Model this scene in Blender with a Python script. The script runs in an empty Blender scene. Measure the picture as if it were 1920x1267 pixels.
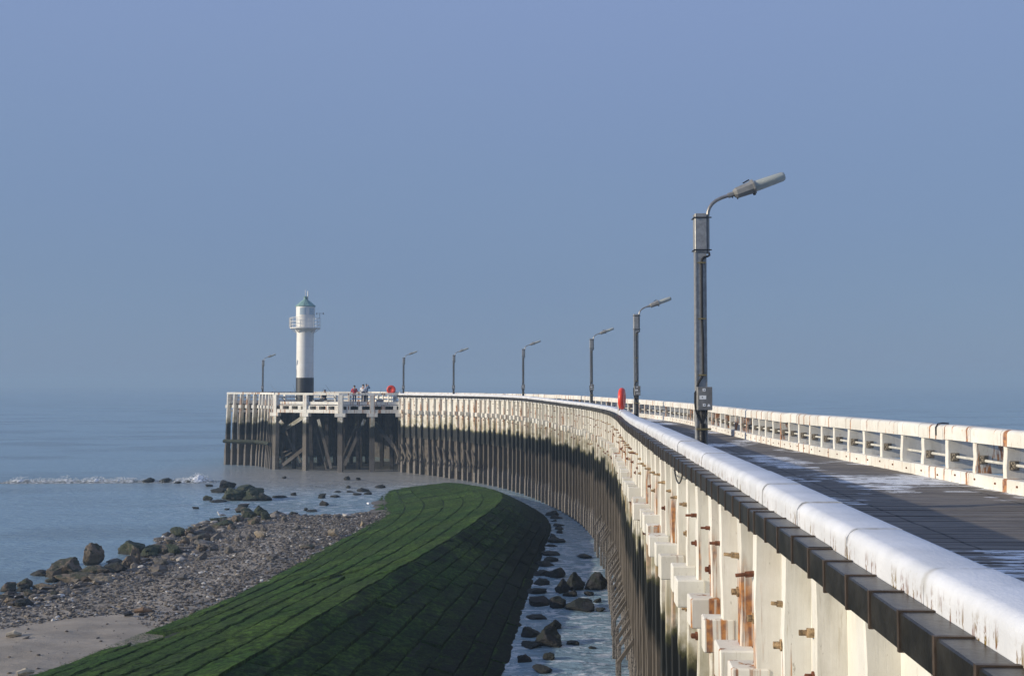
import bpy, bmesh, math, random
import numpy as np
from mathutils import Vector, Matrix, noise as mnoise

random.seed(7)
rng = np.random.default_rng(7)
C = bpy.context.scene.collection
SC = bpy.context.scene
R = math.radians
WATER = -5.45

# ------------------------------------------------------------------ camera
F = 2000.0                       # focal length in photograph pixels (1920 wide)
PITCH = math.atan((720 - 633.5) / F)
CAMZ = 1.75
cam_d = bpy.data.cameras.new('camera')
cam = bpy.data.objects.new('camera', cam_d)
C.objects.link(cam)
cam.location = (0, 0, CAMZ)
cam.rotation_euler = (R(90) + PITCH, 0, 0)
cam_d.lens = 36.0 * F / 1920.0
cam_d.clip_start = 0.05
cam_d.clip_end = 9000
SC.camera = cam


def ray(px, py):
    u = (px - 960) / F
    v = (633.5 - py) / F
    c, s = math.cos(PITCH), math.sin(PITCH)
    return Vector((u, c - v * s, s + v * c))


def at_z(px, py, z):
    d = ray(px, py)
    t = (z - CAMZ) / d.z
    return Vector((d.x * t, d.y * t, z))


def at_y(px, py, y):
    d = ray(px, py)
    t = y / d.y
    return Vector((d.x * t, y, CAMZ + d.z * t))


# ------------------------------------------------------------------ helpers
class MB:
    """collects shapes into one mesh"""

    def __init__(self):
        self.v = []
        self.f = []
        self.uv = {}

    def box(self, x0, x1, y0, y1, z0, z1, M=None):
        b = len(self.v)
        for z in (z0, z1):
            for (x, y) in ((x0, y0), (x1, y0), (x1, y1), (x0, y1)):
                p = Vector((x, y, z))
                self.v.append(M @ p if M else p)
        for q in ((3, 2, 1, 0), (4, 5, 6, 7), (0, 1, 5, 4), (1, 2, 6, 5), (2, 3, 7, 6), (3, 0, 4, 7)):
            self.f.append([b + i for i in q])
        return self

    def bar(self, a, b, w, h, up=Vector((0, 0, 1))):
        a, b = Vector(a), Vector(b)
        t = (b - a)
        L = t.length
        t.normalize()
        s = t.cross(up)
        if s.length < 1e-4:
            s = t.cross(Vector((0, 1, 0)))
        s.normalize()
        u = s.cross(t)
        M = Matrix((s, t, u)).transposed().to_4x4()
        M.translation = a
        return self.box(-w / 2, w / 2, 0, L, -h / 2, h / 2, M)

    def tube(self, pts, r, n=8, cap=True):
        pts = [Vector(p) for p in pts]
        rs = r if isinstance(r, (list, tuple)) else [r] * len(pts)
        b = len(self.v)
        prev = None
        for i, p in enumerate(pts):
            t = pts[min(i + 1, len(pts) - 1)] - pts[max(i - 1, 0)]
            t.normalize()
            if prev is None:
                a = Vector((0, 0, 1)) if abs(t.z) < 0.9 else Vector((1, 0, 0))
                s = t.cross(a).normalized()
            else:
                s = (prev - t * prev.dot(t)).normalized()
            prev = s
            u = t.cross(s)
            for k in range(n):
                a = 2 * math.pi * k / n
                self.v.append(p + (s * math.cos(a) + u * math.sin(a)) * rs[i])
        for i in range(len(pts) - 1):
            for k in range(n):
                k2 = (k + 1) % n
                self.f.append([b + i * n + k, b + i * n + k2, b + (i + 1) * n + k2, b + (i + 1) * n + k])
        if cap:
            self.f.append([b + k for k in range(n)][::-1])
            self.f.append([b + (len(pts) - 1) * n + k for k in range(n)])
        return self

    def lathe(self, prof, n=32, c=(0, 0, 0), cap=True):
        b = len(self.v)
        for (r, z) in prof:
            for k in range(n):
                a = 2 * math.pi * k / n
                self.v.append(Vector((c[0] + r * math.cos(a), c[1] + r * math.sin(a), c[2] + z)))
        for i in range(len(prof) - 1):
            for k in range(n):
                k2 = (k + 1) % n
                self.f.append([b + i * n + k, b + i * n + k2, b + (i + 1) * n + k2, b + (i + 1) * n + k])
        if cap:
            self.f.append([b + k for k in range(n)][::-1])
            self.f.append([b + (len(prof) - 1) * n + k for k in range(n)])
        return self

    def prism(self, outline, y0, y1):
        """outline of (x,z), extruded along y"""
        b = len(self.v)
        n = len(outline)
        for y in (y0, y1):
            for (x, z) in outline:
                self.v.append(Vector((x, y, z)))
        self.f.append([b + i for i in range(n)])
        self.f.append([b + n + i for i in range(n)][::-1])
        for i in range(n):
            j = (i + 1) % n
            self.f.append([b + j, b + i, b + n + i, b + n + j])
        return self

    def mesh(self, name):
        me = bpy.data.meshes.new(name)
        me.from_pydata([tuple(p) for p in self.v], [], self.f)
        if self.uv:
            ul = me.uv_layers.new(name='UVMap')
            for li, l in enumerate(me.loops):
                ul.data[li].uv = self.uv.get(l.vertex_index, (0, 0))
        me.update()
        return me

    def build(self, name, mat, parent=None, smooth=False, bevel=0.0, seg=2, angle=40, recalc=True):
        me = self.mesh(name)
        return link_mesh(name, me, mat, parent, smooth, bevel, seg, angle, recalc)


def bake_bevel(me, w, seg, ang=30):
    bm = bmesh.new()
    bm.from_mesh(me)
    bmesh.ops.recalc_face_normals(bm, faces=bm.faces)
    if w > 0:
        es = [e for e in bm.edges if len(e.link_faces) == 2 and e.calc_face_angle(0) > R(ang)]
        bmesh.ops.bevel(bm, geom=es, offset=w, segments=seg, affect='EDGES', profile=0.5)
    bm.to_mesh(me)
    bm.free()


def link_mesh(name, me, mat, parent=None, smooth=False, bevel=0.0, seg=2, angle=40, recalc=True):
    if recalc or bevel > 0:
        bake_bevel(me, bevel, seg)
    if mat:
        me.materials.clear()
        me.materials.append(mat)
    if smooth:
        me.polygons.foreach_set('use_smooth', [True] * len(me.polygons))
        if hasattr(me, 'set_sharp_from_angle'):
            me.set_sharp_from_angle(angle=R(angle))
    o = bpy.data.objects.new(name, me)
    C.objects.link(o)
    if parent:
        o.parent = parent
    return o


def tag(o, label=None, cat=None, group=None, kind=None):
    if label:
        o['label'] = label
    if cat:
        o['category'] = cat
    if group:
        o['group'] = group
    if kind:
        o['kind'] = kind
    return o


def empty(name, loc=(0, 0, 0), rz=0.0):
    o = bpy.data.objects.new(name, None)
    C.objects.link(o)
    o.location = loc
    o.rotation_euler = (0, 0, rz)
    o.empty_display_size = 0.2
    return o


def copy_tree(o, parent=None):
    c = o.copy()
    C.objects.link(c)
    if parent is not None:
        c.parent = parent
    for ch in [x for x in bpy.data.objects if x.parent == o]:
        copy_tree(ch, c)
    return c


# ------------------------------------------------------------------ materials
def new_mat(name):
    m = bpy.data.materials.new(name)
    m.use_nodes = True
    nt = m.node_tree
    nt.nodes.clear()
    out = nt.nodes.new('ShaderNodeOutputMaterial')
    bs = nt.nodes.new('ShaderNodeBsdfPrincipled')
    nt.links.new(bs.outputs[0], out.inputs[0])
    return m, NT(nt), bs


class NT:
    def __init__(self, nt):
        self.nt = nt

    def n(self, t, **kw):
        nd = self.nt.nodes.new(t)
        for k, v in kw.items():
            setattr(nd, k, v)
        return nd

    def l(self, a, b):
        self.nt.links.new(a, b)

    def put(self, sock, v):
        if hasattr(v, 'links') or isinstance(v, bpy.types.NodeSocket):
            self.l(v, sock)
        else:
            sock.default_value = v

    def math(self, op, a, b=0.0, c=0.0, clamp=False):
        nd = self.n('ShaderNodeMath', operation=op, use_clamp=clamp)
        self.put(nd.inputs[0], a)
        self.put(nd.inputs[1], b)
        if len(nd.inputs) > 2:
            self.put(nd.inputs[2], c)
        return nd.outputs[0]

    def mix(self, f, a, b, mode='MIX'):
        nd = self.n('ShaderNodeMix', data_type='RGBA', blend_type=mode)
        self.put(nd.inputs[0], f)
        self.put(nd.inputs[6], a if not isinstance(a, tuple) else (*a, 1)[:4])
        self.put(nd.inputs[7], b if not isinstance(b, tuple) else (*b, 1)[:4])
        return nd.outputs[2]

    def step(self, v, a, b):
        nd = self.n('ShaderNodeMapRange', interpolation_type='SMOOTHSTEP')
        self.put(nd.inputs[0], v)
        nd.inputs[1].default_value = a
        nd.inputs[2].default_value = b
        return nd.outputs[0]

    def noise(self, vec, scale, detail=4, rough=0.55, dist=0.0):
        nd = self.n('ShaderNodeTexNoise')
        self.l(vec, nd.inputs['Vector'])
        nd.inputs['Scale'].default_value = scale
        nd.inputs['Detail'].default_value = detail
        nd.inputs['Roughness'].default_value = rough
        nd.inputs['Distortion'].default_value = dist
        return nd.outputs[0]

    def voro(self, vec, scale, feature='F1', out=0):
        nd = self.n('ShaderNodeTexVoronoi', feature=feature)
        self.l(vec, nd.inputs['Vector'])
        nd.inputs['Scale'].default_value = scale
        return nd.outputs[out]

    def mapv(self, vec, scale=(1, 1, 1), rot=(0, 0, 0), loc=(0, 0, 0)):
        nd = self.n('ShaderNodeMapping')
        self.l(vec, nd.inputs[0])
        nd.inputs[1].default_value = loc
        nd.inputs[2].default_value = rot
        nd.inputs[3].default_value = scale
        return nd.outputs[0]

    def pos(self):
        return self.n('ShaderNodeNewGeometry').outputs['Position']

    def sep(self, v):
        nd = self.n('ShaderNodeSeparateXYZ')
        self.l(v, nd.inputs[0])
        return nd.outputs

    def rnd(self):
        return self.n('ShaderNodeObjectInfo').outputs['Random']

    def bump(self, h, strength, dist, bs, normal=None):
        nd = self.n('ShaderNodeBump')
        self.l(h, nd.inputs['Height'])
        nd.inputs['Strength'].default_value = strength
        nd.inputs['Distance'].default_value = dist
        if normal is not None:
            self.l(normal, nd.inputs['Normal'])
        if bs is not None:
            self.l(nd.outputs[0], bs.inputs['Normal'])
        return nd.outputs[0]


def plain(name, col, rough=0.6, metal=0.0, var=0.15, scale=6.0, bump=0.0):
    m, t, bs = new_mat(name)
    p = t.pos()
    nz = t.noise(p, scale, 5)
    dark = tuple(c * (1 - var) for c in col)
    lite = tuple(min(1, c * (1 + var)) for c in col)
    t.l(t.mix(t.step(nz, 0.3, 0.7), dark, lite), bs.inputs['Base Color'])
    bs.inputs['Roughness'].default_value = rough
    bs.inputs['Metallic'].default_value = metal
    if bump:
        t.bump(t.noise(p, scale * 6, 4), bump, 0.01, bs)
    return m


def paint_mat(name, mode='plain'):
    """old white paint over timber, with rust runs; tide/fin: also the stained, tarred and overgrown zones below"""
    m, t, bs = new_mat(name)
    tide = mode in ('tide', 'fin')
    p = t.pos()
    x, y, z = t.sep(p)[0:3]
    rnd = t.rnd()
    tco = t.n('ShaderNodeTexCoord')
    base = t.mix(t.step(t.noise(p, 2.2, 6, 0.6), 0.3, 0.75), (0.80, 0.78, 0.715), (0.68, 0.65, 0.575))
    base = t.mix(t.math('MULTIPLY', t.step(rnd, 0.55, 1.0), 0.5), base, (0.56, 0.54, 0.48))
    # grey weathering, flaking and dirt runs
    wea = t.step(t.noise(t.mapv(p, (3.5, 3.5, 0.7)), 1.3, 6, 0.68), 0.52, 0.72)
    base = t.mix(t.math('MULTIPLY', wea, 0.33), base, (0.40, 0.375, 0.31))
    flake = t.step(t.noise(t.mapv(p, (1, 1, 0.35)), 24, 5, 0.72), 0.63, 0.72)
    base = t.mix(t.math('MULTIPLY', flake, 0.6), base, (0.24, 0.21, 0.15))
    hair = t.step(t.noise(t.mapv(p, (12, 12, 0.5)), 3.0, 4, 0.65), 0.62, 0.73)
    base = t.mix(t.math('MULTIPLY', hair, 0.55), base, (0.34, 0.27, 0.15))
    fine = t.noise(p, 14, 3)
    rcol = t.mix(t.step(fine, 0.35, 0.65), (0.16, 0.040, 0.008), (0.46, 0.170, 0.020))
    if mode == 'fin':
        ob = tco.outputs['Object']
        lx, ly, lz = t.sep(ob)[0:3]
        off = t.n('ShaderNodeCombineXYZ')
        t.l(t.math('MULTIPLY', rnd, 91.0), off.inputs[0])
        t.l(t.math('MULTIPLY', rnd, 37.0), off.inputs[2])
        va = t.n('ShaderNodeVectorMath', operation='ADD')
        t.l(ob, va.inputs[0])
        t.l(off.outputs[0], va.inputs[1])
        st = t.noise(t.mapv(va.outputs[0], (24, 16, 0.6)), 1.0, 4, 0.62)
        edge = t.step(ly, 0.22, 0.375)
        zr = t.math('MULTIPLY', t.step(t.math('ADD', lz, t.math('MULTIPLY', t.math('SUBTRACT', st, 0.5), 0.9)), 0.42, 0.10), t.step(lz, -2.4, -0.6))
        sel = t.step(t.math('FRACT', t.math('MULTIPLY', rnd, 7.3)), 0.45, 0.95)
        v = t.math('ADD', t.math('MULTIPLY', st, 0.9), t.math('MULTIPLY', edge, 0.20))
        v = t.math('ADD', v, t.math('MULTIPLY', sel, 0.16))
        run = t.math('MULTIPLY', t.step(v, 0.70, 0.80), zr)
    elif mode in ('rail', 'post'):
        if mode == 'rail':
            uvn = t.n('ShaderNodeUVMap').outputs[0]
            b1 = t.noise(t.mapv(uvn, (0.25, 5.5, 1)), 1.0, 2, 0.5)
            b2 = t.noise(t.mapv(uvn, (5, 26, 1)), 1.0, 4, 0.6)
            v = t.math('ADD', b1, t.math('MULTIPLY', t.math('SUBTRACT', b2, 0.5), 0.22))
            run = t.step(v, 0.575, 0.63)
        else:
            st = t.noise(t.mapv(p, (9, 9, 1.2)), 1.0, 4, 0.65)
            run = t.math('MULTIPLY', t.step(st, 0.47, 0.56), t.step(rnd, 0.55, 0.60))
        sp = t.step(t.noise(p, 7.0, 4, 0.6), 0.68, 0.74)
        run = t.math('MAXIMUM', run, t.math('MULTIPLY', sp, 0.8))
    else:
        rv = t.noise(t.mapv(p, (7.0, 7.0, 0.22)), 1.0, 4, 0.6)
        se = t.noise(t.mapv(p, (0.55, 0.55, 0.0)), 1.0, 2, 0.5)
        v = t.math('ADD', rv, t.math('MULTIPLY', t.math('SUBTRACT', se, 0.5), 0.5))
        run = t.step(v, 0.57, 0.66)
    col = t.mix(t.math('MULTIPLY', run, 0.9), base, rcol)
    h = t.math('ADD', t.math('MULTIPLY', t.noise(p, 22, 5, 0.6), 0.5), t.math('MULTIPLY', t.noise(t.mapv(p, (26, 26, 1.5)), 1.0, 4, 0.6), 0.8))
    if tide:
        zz = t.math('ADD', z, t.math('MULTIPLY', t.math('SUBTRACT', rnd, 0.5), 0.5))
        zz = t.math('ADD', zz, t.math('MULTIPLY', t.math('SUBTRACT', t.noise(t.mapv(p, (2, 2, 0.5)), 2.2, 5), 0.5), 0.45))
        zz = t.math('ADD', zz, t.math('MULTIPLY', t.math('SUBTRACT', t.noise(t.mapv(p, (9, 9, 4)), 1.6, 6, 0.75), 0.5), 0.32))
        # yellow-green film
        gf = t.math('MULTIPLY', t.step(zz, -0.35, -1.5), t.step(t.noise(p, 3.0, 5), 0.32, 0.62))
        col = t.mix(t.math('MULTIPLY', gf, 0.8), col, (0.25, 0.215, 0.095))
        col = t.mix(t.step(zz, -1.42, -1.60), col, (0.060, 0.062, 0.030))
        # tarred band
        col = t.mix(t.step(zz, -1.60, -1.67), col, (0.016, 0.018, 0.018))
        # bare grey-brown timber below
        brown = t.mix(t.noise(t.mapv(p, (6, 6, 1.0)), 2.5, 5), (0.060, 0.050, 0.039), (0.175, 0.150, 0.122))
        col = t.mix(t.step(zz, -2.35, -2.75), col, brown)
        # barnacles and mussels near the water
        vor = t.voro(p, 22)
        bar = t.mix(t.step(vor, 0.1, 0.6), (0.03, 0.027, 0.025), (0.20, 0.18, 0.16))
        low = t.step(zz, -4.15, -4.4)
        col = t.mix(low, col, bar)
        h = t.math('ADD', h, t.math('MULTIPLY', t.math('MULTIPLY', vor, low), 3.0))
        bs.inputs['Specular IOR Level'].default_value = 0.25
    t.l(col, bs.inputs['Base Color'])
    bs.inputs['Roughness'].default_value = 0.6
    t.bump(h, 0.30, 0.010, bs)
    return m


M = {}
M['paint'] = paint_mat('white_paint', 'plain')
M['tide'] = paint_mat('white_paint_over_tide_zone', 'tide')
M['fin'] = paint_mat('fin_paint_over_tide_zone', 'fin')
M['rail'] = paint_mat('railing_paint', 'rail')
M['post'] = paint_mat('railing_post_paint', 'post')


def coping_mat():
    m, t, bs = new_mat('coping_paint')
    p = t.pos()
    uv = t.n('ShaderNodeUVMap').outputs[0]
    u, v = t.sep(uv)[0:2]
    n1 = t.noise(p, 3.0, 5)
    base = t.mix(t.step(n1, 0.3, 0.7), (0.72, 0.735, 0.765), (0.60, 0.615, 0.64))
    scuff = t.step(t.noise(t.mapv(p, (4, 1.5, 4)), 2.0, 6, 0.7), 0.55, 0.72)
    base = t.mix(t.math('MULTIPLY', scuff, 0.18), base, (0.42, 0.43, 0.44))
    speck = t.step(t.noise(p, 30, 4, 0.7), 0.66, 0.73)
    base = t.mix(t.math('MULTIPLY', speck, 0.5), base, (0.35, 0.34, 0.28))
    # lichen and rust dabs low on the outer edge, in short upright tufts
    w = t.noise(t.mapv(uv, (0.4, 16.0, 1)), 1.0, 4, 0.65)
    w2 = t.noise(t.mapv(uv, (14.0, 26.0, 1)), 1.0, 4, 0.65)
    edge = t.math('MULTIPLY', t.step(u, 0.69, 0.80), t.step(w, 0.49, 0.58))
    edge = t.math('MULTIPLY', edge, t.step(w2, 0.46, 0.56))
    lic = t.mix(t.step(t.noise(p, 9, 3), 0.4, 0.6), (0.20, 0.13, 0.03), (0.16, 0.055, 0.022))
    col = t.mix(edge, base, lic)
    jf = t.math('FRACT', t.math('DIVIDE', v, 1.22))
    jd = t.math('MULTIPLY', t.math('MAXIMUM', t.step(jf, 0.955, 0.995), t.step(jf, 0.045, 0.005)), t.step(t.noise(p, 14, 4), 0.35, 0.6))
    col = t.mix(t.math('MULTIPLY', jd, 0.5), col, (0.30, 0.28, 0.23))
    t.l(col, bs.inputs['Base Color'])
    bs.inputs['Roughness'].default_value = 0.5
    t.bump(t.math('ADD', t.noise(p, 9, 6, 0.65), t.math('MULTIPLY', t.noise(p, 60, 3), 0.4)), 0.4, 0.012, bs)
    return m


M['coping'] = coping_mat()


def deck_mat():
    m, t, bs = new_mat('deck_boards')
    uv = t.n('ShaderNodeUVMap').outputs[0]
    u, v = t.sep(uv)[0:2]
    cell = t.math('FLOOR', t.math('DIVIDE', v, 0.155))
    cmb = t.n('ShaderNodeCombineXYZ')
    t.l(t.math('MULTIPLY', u, 0.7), cmb.inputs[0])
    t.l(t.math('MULTIPLY', cell, 3.71), cmb.inputs[1])
    pl = t.noise(cmb.outputs[0], 1.0, 2)
    grain = t.noise(t.mapv(uv, (2.0, 60.0, 1)), 1.0, 5, 0.6)
    col = t.mix(t.step(pl, 0.3, 0.7), (0.175, 0.153, 0.130), (0.078, 0.068, 0.059))
    col = t.mix(t.math('MULTIPLY', t.step(grain, 0.4, 0.7), 0.55), col, (0.23, 0.205, 0.176))
    cm2 = t.n('ShaderNodeCombineXYZ')
    t.l(t.math('MULTIPLY', u, 0.8), cm2.inputs[0])
    t.l(t.math('MULTIPLY', cell, 5.37), cm2.inputs[1])
    pstk = t.noise(cm2.outputs[0], 1.0, 4, 0.6)
    patch = t.noise(t.mapv(uv, (0.42, 0.24, 1), loc=(3.1, 7.7, 0)), 1.0, 3, 0.5)
    strk = t.noise(t.mapv(uv, (0.75, 11.0, 1)), 1.0, 5, 0.62)
    fr = t.math('ADD', t.math('MULTIPLY', patch, 1.15), t.math('ADD', t.math('MULTIPLY', strk, 0.40), t.math('MULTIPLY', pstk, 0.50)))
    frost = t.step(fr, 1.105, 1.125)
    for su in (2.62, 4.9):
        sm = t.step(t.math('ABSOLUTE', t.math('SUBTRACT', t.math('ADD', u, t.math('MULTIPLY', t.noise(t.mapv(uv, (0, 1.5, 1)), 1.0, 2), 0.05)), su)), 0.028, 0.012)
        col = t.mix(t.math('MULTIPLY', sm, 0.85), col, (0.02, 0.018, 0.016))
    fine = t.step(t.noise(t.mapv(uv, (3.5, 40, 1)), 1.0, 4, 0.7), 0.40, 0.48)
    frost = t.math('MULTIPLY', frost, fine)
    col = t.mix(t.math('MULTIPLY', frost, 0.92), col, (0.86, 0.88, 0.90))
    t.l(col, bs.inputs['Base Color'])
    bs.inputs['Roughness'].default_value = 0.7
    t.bump(t.math('ADD', grain, t.math('MULTIPLY', frost, 0.6)), 0.5, 0.008, bs)
    return m


M['deck'] = deck_mat()
M['boxmetal'] = plain('dark_steel_box', (0.026, 0.024, 0.021), 0.34, 0.1, 0.45, 5.0, 0.2)
M['boxrim'] = plain('brown_steel_rim', (0.085, 0.062, 0.045), 0.5, 0.3, 0.3, 9.0, 0.1)
M['galv'] = plain('galvanised_steel', (0.34, 0.335, 0.32), 0.5, 0.55, 0.18, 20.0, 0.08)
M['pipe'] = plain('steel_tube', (0.30, 0.285, 0.265), 0.38, 0.7, 0.12, 10)
M['cable'] = plain('black_rubber', (0.014, 0.014, 0.015), 0.45, 0, 0.2)
M['brass'] = plain('brass_clip', (0.42, 0.31, 0.14), 0.35, 0.8, 0.2)
M['cabinet'] = plain('grey_enamel', (0.20, 0.195, 0.185), 0.5, 0.2, 0.2, 14)
M['sticker'] = plain('white_sticker', (0.80, 0.80, 0.78), 0.5, 0, 0.03)
M['ink'] = plain('black_ink', (0.02, 0.02, 0.02), 0.5, 0, 0.05)
M['housing'] = plain('lamp_housing_grey', (0.27, 0.265, 0.25), 0.5, 0.3, 0.12, 12)
M['orange'] = plain('orange_red_plastic', (0.72, 0.055, 0.028), 0.38, 0, 0.10, 4)
M['orange_dark'] = plain('red_recess_plastic', (0.40, 0.03, 0.02), 0.5, 0, 0.1, 4)
M['rust'] = plain('rusty_iron', (0.17, 0.06, 0.028), 0.85, 0.1, 0.45, 22, 0.6)
M['boltpaint'] = plain('painted_rusty_bolt', (0.38, 0.26, 0.14), 0.8, 0, 0.65, 26, 0.6)
M['ironpaint'] = plain('grey_iron_bracket', (0.20, 0.175, 0.14), 0.8, 0.1, 0.45, 26, 0.6)
M['rodpaint'] = plain('pale_painted_rod', (0.56, 0.55, 0.50), 0.6, 0, 0.2, 9)
def tower_mat():
    m, t, bs = new_mat('tower_white_paint')
    p = t.pos()
    z = t.sep(p)[2]
    col = t.mix(t.step(t.noise(p, 1.2, 4), 0.3, 0.7), (0.80, 0.785, 0.74), (0.74, 0.72, 0.67))
    st = t.step(t.noise(t.mapv(p, (5, 5, 0.18)), 1.0, 4, 0.6), 0.56, 0.70)
    col = t.mix(t.math('MULTIPLY', st, 0.4), col, (0.50, 0.40, 0.27))
    sm = t.math('ABSOLUTE', t.math('SUBTRACT', t.math('FRACT', t.math('DIVIDE', z, 1.5)), 0.5))
    col = t.mix(t.math('MULTIPLY', t.step(sm, 0.016, 0.006), 0.35), col, (0.40, 0.37, 0.32))
    t.l(col, bs.inputs['Base Color'])
    bs.inputs['Roughness'].default_value = 0.5
    return m


M['tower_white'] = tower_mat()
M['tower_black'] = plain('tower_black_paint', (0.022, 0.024, 0.030), 0.5, 0, 0.25, 3)
M['copper'] = plain('green_copper_roof', (0.20, 0.33, 0.30), 0.55, 0, 0.2, 3)
M['pane'] = plain('pale_glass', (0.42, 0.50, 0.55), 0.12, 0, 0.05)
M['darkwood'] = plain('dark_shade_timber', (0.045, 0.040, 0.036), 0.7, 0, 0.5, 3, 0.5)  # under-deck timber, with the shade there put into its colour
M['lowwood'] = plain('grey_wet_timber', (0.075, 0.062, 0.049), 0.8, 0, 0.55, 3.5, 0.6)
M['weedwood'] = plain('weedy_timber', (0.024, 0.030, 0.016), 0.85, 0, 0.5, 4, 0.6)


def clear_mat():
    m, t, bs = new_mat('clear_acrylic')
    bs.inputs['Base Color'].default_value = (0.50, 0.53, 0.50, 1)
    bs.inputs['Roughness'].default_value = 0.12
    bs.inputs['Transmission Weight'].default_value = 0.35
    bs.inputs['IOR'].default_value = 1.2
    return m


M['acrylic'] = clear_mat()


def rock_mat(name, c1, c2, weed, amount, wet):
    m, t, bs = new_mat(name)
    g = t.n('ShaderNodeNewGeometry')
    p = g.outputs['Position']
    nz = t.sep(g.outputs['Normal'])[2]
    z = t.sep(p)[2]
    rnd = t.rnd()
    col = t.mix(t.step(t.noise(p, 2.6, 6, 0.62), 0.3, 0.7), c1, c2)
    col = t.mix(t.math('MULTIPLY', rnd, 0.45), col, tuple(c * 0.55 for c in c1))
    crack = t.step(t.noise(p, 9, 5, 0.7), 0.60, 0.72)
    col = t.mix(t.math('MULTIPLY', crack, 0.5), col, tuple(c * 0.3 for c in c1))
    wv = t.math('ADD', t.noise(p, 3.5, 5), t.math('MULTIPLY', nz, 0.12))
    w = t.step(wv, 0.66 - amount * 0.4, 0.74 - amount * 0.4)
    col = t.mix(w, col, weed)
    # wet foot
    ft = t.step(t.math('ADD', z, t.math('MULTIPLY', t.noise(p, 4, 3), 0.2)), WATER + 0.30, WATER + 0.14)
    col = t.mix(t.math('MULTIPLY', ft, wet), col, (0.016, 0.017, 0.015))
    t.l(col, bs.inputs['Base Color'])
    bs.inputs['Roughness'].default_value = 0.8
    t.bump(t.math('ADD', t.noise(p, 6, 6, 0.65), t.math('MULTIPLY', t.noise(p, 28, 4, 0.7), 0.35)), 0.9, 0.10, bs)
    return m


M['rock_b'] = rock_mat('brown_rock', (0.115, 0.085, 0.058), (0.225, 0.172, 0.12), (0.040, 0.042, 0.020), 0.25, 0.7)
M['rock_g'] = rock_mat('grey_rock', (0.115, 0.103, 0.09), (0.225, 0.20, 0.172), (0.07, 0.065, 0.045), 0.15, 0.6)
M['rock_m'] = rock_mat('mossy_rock', (0.085, 0.075, 0.055), (0.15, 0.13, 0.095), (0.026, 0.036, 0.014), 0.62, 0.8)
M['rock_d'] = rock_mat('dark_wet_rock', (0.014, 0.0135, 0.014), (0.034, 0.031, 0.029), (0.010, 0.014, 0.008), 0.35, 0.7)
M['rock_t'] = rock_mat('tan_rock', (0.33, 0.26, 0.17), (0.44, 0.36, 0.25), (0.12, 0.10, 0.07), 0.1, 0.5)


def sea_mat():
    m, t, bs = new_mat('sea_water')
    p = t.pos()
    x, y, z = t.sep(p)[0:3]
    # turbid, sandy water round the shore, deep blue-grey farther out
    d1 = t.n('ShaderNodeVectorMath', operation='DISTANCE')
    t.l(p, d1.inputs[0])
    d1.inputs[1].default_value = (-12.0, 86.0, WATER)
    near = t.step(d1.outputs['Value'], 22.0, 6.0)
    col = t.mix(t.math('MULTIPLY', near, 0.9), (0.245, 0.36, 0.43), (0.32, 0.305, 0.275))
    big = t.noise(t.mapv(p, (0.05, 0.12, 1)), 1.0, 4)
    col = t.mix(t.math('MULTIPLY', t.step(big, 0.45, 0.65), 0.3), col, (0.07, 0.085, 0.085))
    # scattered foam in the channel and along the beach
    fm = t.noise(t.mapv(p, (1.6, 2.6, 1)), 1.0, 6, 0.68, 0.6)
    inch = t.math('MULTIPLY', t.step(x, -3.0, 0.5), t.step(y, 62.0, 44.0))
    dd = t.n('ShaderNodeVectorMath', operation='DISTANCE')
    t.l(p, dd.inputs[0])
    dd.inputs[1].default_value = (-9.5, 66.0, WATER)
    cove = t.step(dd.outputs['Value'], 16.0, 5.0)
    zone = t.math('MAXIMUM', t.math('MULTIPLY', inch, 0.9), t.math('MULTIPLY', cove, 0.55))
    foam = t.math('MULTIPLY', t.step(fm, 0.50, 0.62), zone)
    col = t.mix(t.math('MULTIPLY', foam, 0.75), col, (0.72, 0.74, 0.76))
    t.l(col, bs.inputs['Base Color'])
    t.l(t.math('ADD', t.math('MULTIPLY', foam, 0.5), 0.22), bs.inputs['Roughness'])
    bs.inputs['IOR'].default_value = 1.33
    w1 = t.noise(t.mapv(p, (0.55, 1.15, 1), rot=(0, 0, 0.15)), 1.0, 5, 0.6, 0.3)
    w2 = t.noise(t.mapv(p, (1.5, 4.4, 1), rot=(0, 0, -0.12)), 1.0, 5, 0.62, 0.4)
    t.bump(t.math('ADD', t.math('MULTIPLY', w1, 1.0), t.math('MULTIPLY', w2, 0.9)), 1.0, 0.22, bs)
    return m


M['sea'] = sea_mat()


def foam_mat():
    m, t, bs = new_mat('breaking_foam')
    p = t.pos()
    z = t.sep(p)[2]
    nz = t.noise(p, 5.0, 6, 0.7)
    f = t.math('ADD', nz, t.math('MULTIPLY', t.math('SUBTRACT', z, WATER), 0.5))
    col = t.mix(t.step(f, 0.48, 0.66), (0.16, 0.17, 0.15), (0.84, 0.85, 0.84))
    t.l(col, bs.inputs['Base Color'])
    bs.inputs['Roughness'].default_value = 0.6
    t.bump(nz, 0.8, 0.08, bs)
    return m


M['foam'] = foam_mat()


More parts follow.
